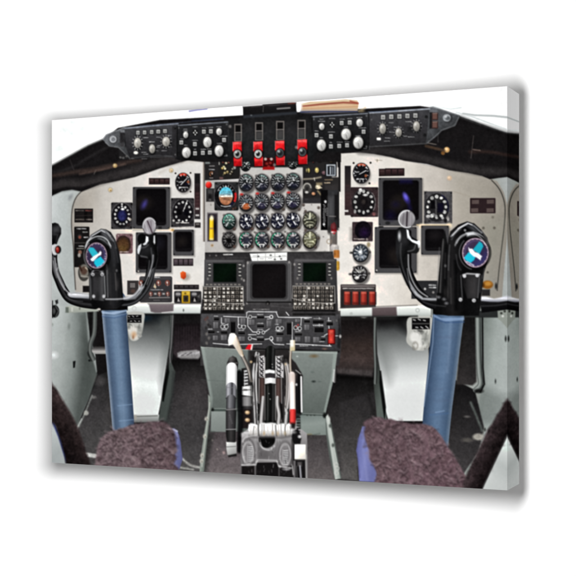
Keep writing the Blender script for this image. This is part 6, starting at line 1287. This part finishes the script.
def art(u, v):
    """linear colour of the print at u, v (0..1 from the top left)"""
    x, y = image_px(u, v)
    fx = np.clip((x-OX)*S-.5, 0, AW-1.001); fy = np.clip((y-OY)*S-.5, 0, AH-1.001)
    i = fx.astype(int); j = fy.astype(int); a = (fx-i)[..., None]; b = (fy-j)[..., None]
    c = (img[j, i]*(1-a)+img[j, i+1]*a)*(1-b)+(img[j+1, i]*(1-a)+img[j+1, i+1]*a)*b
    c = np.clip(c/255, 0, 1)
    c = np.where(c <= .04045, c/12.92, ((c+.055)/1.055)**2.4)
    c = c**1.04; c = c*(1+.32*np.clip((c-.86)/.14, 0, 1))      # clean paper whites
    return c                                      # a little print contrast
finish()
scene = bpy.context.scene
col = bpy.data.collections.new('scene'); scene.collection.children.link(col)

def mat_print():
    m = bpy.data.materials.new('printed_canvas'); m.use_nodes = True; nt = m.node_tree; N = nt.nodes
    p = N['Principled BSDF']; p.inputs['Roughness'].default_value = .62; p.inputs['Specular IOR Level'].default_value = 0
    a = N.new('ShaderNodeVertexColor'); a.layer_name = 'ink'
    nt.links.new(a.outputs['Color'], p.inputs['Base Color'])
    tc = N.new('ShaderNodeTexCoord'); n = N.new('ShaderNodeTexNoise'); n.inputs['Scale'].default_value = 1400; n.inputs['Detail'].default_value = 2
    b = N.new('ShaderNodeBump'); b.inputs['Strength'].default_value = .05; b.inputs['Distance'].default_value = .0002
    nt.links.new(tc.outputs['Object'], n.inputs['Vector']); nt.links.new(n.outputs['Fac'], b.inputs['Height']); nt.links.new(b.outputs['Normal'], p.inputs['Normal'])
    return m
def mat_plain(name, c, rough, noise_amt=.02, scale=6):
    m = bpy.data.materials.new(name); m.use_nodes = True; nt = m.node_tree; N = nt.nodes
    p = N['Principled BSDF']; p.inputs['Roughness'].default_value = rough; p.inputs['Specular IOR Level'].default_value = .15
    tc = N.new('ShaderNodeTexCoord'); n = N.new('ShaderNodeTexNoise'); n.inputs['Scale'].default_value = scale; n.inputs['Detail'].default_value = 5
    r = N.new('ShaderNodeValToRGB'); r.color_ramp.elements[0].color = tuple(v*(1-noise_amt) for v in c)+(1,); r.color_ramp.elements[1].color = tuple(min(1, v*(1+noise_amt)) for v in c)+(1,)
    nt.links.new(tc.outputs['Object'], n.inputs['Vector']); nt.links.new(n.outputs['Fac'], r.inputs['Fac']); nt.links.new(r.outputs['Color'], p.inputs['Base Color'])
    return m
INK = mat_print(); WOOD = mat_plain('primed_wood', (.60, .59, .57), .7, .08, 30); WALL = mat_plain('white_wall_paint', (.86, .86, .86), .8, .006, 3)
INKW = .415                                             # reflectance of the bare white canvas

root = bpy.data.objects.new('canvas_print', None); col.objects.link(root)
root.location = (0, -GAP, -H/2); root.empty_display_size = .05
root['label'] = 'canvas print of an aircraft cockpit with black yokes, hung on a white wall'
root['category'] = 'canvas print'

def grid_mesh(name, P, C, keep, parent):
    """P: (n+1, m+1, 3) points, C: colours, keep: (n, m) cells that belong to this part"""
    j, i = np.where(keep); m1 = P.shape[1]
    q = np.stack([j*m1+i, (j+1)*m1+i, (j+1)*m1+i+1, j*m1+i+1], 1)
    used, inv = np.unique(q, return_inverse=True); inv = inv.reshape(-1)
    me = bpy.data.meshes.new(name); n = len(j)
    me.vertices.add(len(used)); me.vertices.foreach_set('co', P.reshape(-1, 3)[used].astype(np.float32).ravel())
    me.loops.add(4*n); me.loops.foreach_set('vertex_index', inv.astype(np.int32))
    me.polygons.add(n); me.polygons.foreach_set('loop_start', np.arange(0, 4*n, 4, dtype=np.int32))
    me.update(calc_edges=True)
    at = me.color_attributes.new('ink', 'FLOAT_COLOR', 'POINT')
    at.data.foreach_set('color', np.concatenate([C.reshape(-1, 3)[used], np.ones((len(used), 1))], 1).astype(np.float32).ravel())
    me.materials.append(INK)
    o = bpy.data.objects.new(name, me); col.objects.link(o); o.parent = parent
    return o
NU, NV = 880, 700
# ---- the front: every pictured thing is its own piece of the printed face
U, Vv = np.meshgrid(np.linspace(0, 1, NU+1), np.linspace(0, 1, NV+1))
C = art(U, Vv)*INKW
P = np.stack([(U-.5)*W, np.full_like(U, -D), (1-Vv)*H], -1)
uc, vc = np.meshgrid((np.arange(NU)+.5)/NU, (np.arange(NV)+.5)/NV); sx, sy = image_px(uc, vc)
cid = ids[np.clip(((sy-OY)*S).astype(int), 0, AH-1), np.clip(((sx-OX)*S).astype(int), 0, AW-1)].astype(int)
cnt = np.bincount(cid.ravel(), minlength=len(parts))
haskids = {p[1] for p in parts}
for k in range(len(parts)-1, -1, -1):
    if 0 < cnt[k] < 8 and parts[k][1] >= 0 and k not in haskids: cid[cid == k] = parts[k][1]
def pieces(m, crumbs=False):
    """the large connected stretches of a cell mask (crumbs stay with the largest)"""
    runs = []; up = []; prev = []
    def find(i):
        while up[i] != i: up[i] = up[up[i]]; i = up[i]
        return i
    js = np.where(m.any(1))[0]; last = -2
    for j in js:
        d = np.diff(np.concatenate([[0], m[j].astype(np.int8), [0]])); s0 = np.where(d == 1)[0]; e0 = np.where(d == -1)[0]
        if j != last+1: prev = []
        now = []
        for x0, x1 in zip(s0, e0):
            k = len(runs); runs.append((j, x0, x1)); up.append(k); now.append(k)
            for q in prev:
                if runs[q][1] <= x1 and runs[q][2] >= x0: up[find(q)] = find(k)
        prev = now; last = j
    size = {}
    for k, (j, x0, x1) in enumerate(runs): r = find(k); size[r] = size.get(r, 0)+x1-x0
    big = sorted((r for r in size if size[r] > 40), key=lambda r: -size[r])
    if crumbs: return [q for k, q in enumerate(runs) if size[find(k)] <= 40] if big else []
    if len(big) < 2: return [m]
    out = [np.zeros_like(m) for _ in big]; at = {r: i for i, r in enumerate(big)}
    for k, (j, x0, x1) in enumerate(runs): out[at.get(find(k), 0)][j, x0:x1] = True
    return out
for k in np.unique(cid):                                # crumbs of a few cells join whatever lies beside them
    got = pieces(cid == k, True)
    for j, x0, x1 in got: cid[j, x0:x1] = cid[j, x0-1] if x0 > 0 else cid[j, min(x1, NU-1)]
objs = {}
order = np.argsort(cid.ravel(), kind='stable'); sc = cid.ravel()[order]
for k, (nm, par, lab) in enumerate(parts):
    a, b = np.searchsorted(sc, [k, k+1])
    if a == b: continue
    keep = np.zeros(cid.size, bool); keep[order[a:b]] = True
    for piece in pieces(keep.reshape(cid.shape)):       # a thing cut in two by what stands before it: largest stretch first
        o = grid_mesh(nm, P, C, piece, objs.get(par, root)); objs.setdefault(k, o)
        if lab: o['label'] = lab
# ---- the four wrapped edges, mirrored from the picture's rim
ND = 40
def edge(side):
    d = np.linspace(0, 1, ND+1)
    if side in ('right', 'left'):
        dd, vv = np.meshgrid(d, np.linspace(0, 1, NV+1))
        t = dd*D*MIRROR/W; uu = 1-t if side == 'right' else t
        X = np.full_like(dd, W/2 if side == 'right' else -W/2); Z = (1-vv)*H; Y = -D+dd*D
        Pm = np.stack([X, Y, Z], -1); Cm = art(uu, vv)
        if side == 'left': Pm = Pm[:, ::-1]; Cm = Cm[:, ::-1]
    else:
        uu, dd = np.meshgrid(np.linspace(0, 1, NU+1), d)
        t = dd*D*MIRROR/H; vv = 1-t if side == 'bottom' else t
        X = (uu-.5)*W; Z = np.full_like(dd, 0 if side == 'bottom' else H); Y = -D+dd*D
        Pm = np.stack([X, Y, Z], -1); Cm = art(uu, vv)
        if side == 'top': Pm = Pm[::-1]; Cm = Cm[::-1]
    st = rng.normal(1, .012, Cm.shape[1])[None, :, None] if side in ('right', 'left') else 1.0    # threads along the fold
    grid_mesh('wrapped_edge', Pm, np.clip(Cm, 0, 1)**1.12*st*.82, np.ones((Pm.shape[0]-1, Pm.shape[1]-1), bool), root)['label'] = side+' wrapped edge of the canvas, mirroring the rim of the picture'  # edge ink brighter than the front's, side light put into the colour
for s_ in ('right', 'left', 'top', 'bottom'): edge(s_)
# ---- wooden stretcher bars inside the back
def box_mesh(name, x0, x1, y0, y1, z0, z1, mat, parent):
    v = [(x, y, z) for x in (x0, x1) for y in (y0, y1) for z in (z0, z1)]
    f = [(0, 1, 3, 2), (4, 6, 7, 5), (0, 4, 5, 1), (2, 3, 7, 6), (0, 2, 6, 4), (1, 5, 7, 3)]
    me = bpy.data.meshes.new(name); me.from_pydata(v, [], f); me.update(); me.materials.append(mat)
    o = bpy.data.objects.new(name, me); col.objects.link(o); o.parent = parent; return o
e = .0012; bw = .035
box_mesh('stretcher_bar', -W/2+e, W/2-e, -D+.006, -.0006, e, bw, WOOD, root)
box_mesh('stretcher_bar', -W/2+e, W/2-e, -D+.006, -.0006, H-bw, H-e, WOOD, root)
box_mesh('stretcher_bar', -W/2+e, -W/2+bw, -D+.006, -.0006, bw+.0005, H-bw-.0005, WOOD, root)
box_mesh('stretcher_bar', W/2-bw, W/2-e, -D+.006, -.0006, bw+.0005, H-bw-.0005, WOOD, root)
box_mesh('added_standoff', -.05, .05, .0, GAP-.0005, H/2-.05, H/2+.05, WOOD, root)  # support added to bridge the wall gap, which was widened for the shadow
box_mesh('backing_board', -W/2+bw+.001, W/2-bw-.001, -.006, -.002, bw+.001, H-bw-.001, WOOD, root)  # unseen panel, added to keep light bounced onto the wall neutral
# ---- the white wall
wl = bpy.data.meshes.new('wall'); wl.from_pydata([(-4, 0, -2.5), (4, 0, -2.5), (4, 0, 2.5), (-4, 0, 2.5)], [], [(0, 1, 2, 3)]); wl.update(); wl.materials.append(WALL)
wo = bpy.data.objects.new('wall', wl); col.objects.link(wo); wo['kind'] = 'structure'

# ---- camera: to the right of the print, level, looking back at it
CAM = (.430529, -.997093, -.015155, .421926, 77.3999, .0359165, 0)
cd = bpy.data.cameras.new('camera'); cam = bpy.data.objects.new('camera', cd); col.objects.link(cam)
cam.location = CAM[:3]; cam.rotation_euler = (math.pi/2, 0, CAM[3])
cd.sensor_width = 36; cd.lens = CAM[4]; cd.shift_y = CAM[5]; cd.shift_x = CAM[6]; cd.clip_start = .01; cd.clip_end = 100
scene.camera = cam
# ---- light: a white studio, one soft lamp in front of the print
w = bpy.data.worlds.new('World'); scene.world = w; w.use_nodes = True
bg = w.node_tree.nodes['Background']; bg.inputs['Color'].default_value = (1, 1, 1, 1); bg.inputs['Strength'].default_value = 0.34
def lamp(name, loc, target, size, watts, shape='ELLIPSE'):
    from mathutils import Vector
    l = bpy.data.lights.new(name, 'AREA'); l.shape = shape; l.size = size[0]; l.size_y = size[1]; l.energy = watts
    o = bpy.data.objects.new(name, l); col.objects.link(o); o.location = loc
    o.rotation_euler = (Vector(target)-Vector(loc)).to_track_quat('-Z', 'Y').to_euler(); return o
lamp('soft_lamp', (.260, -.67, .014), (-2, 0, -.05), (.25, .14), 14.2)

scene.view_settings.view_transform = 'Standard'; scene.view_settings.look = 'None'; scene.view_settings.exposure = 0; scene.view_settings.gamma = 1
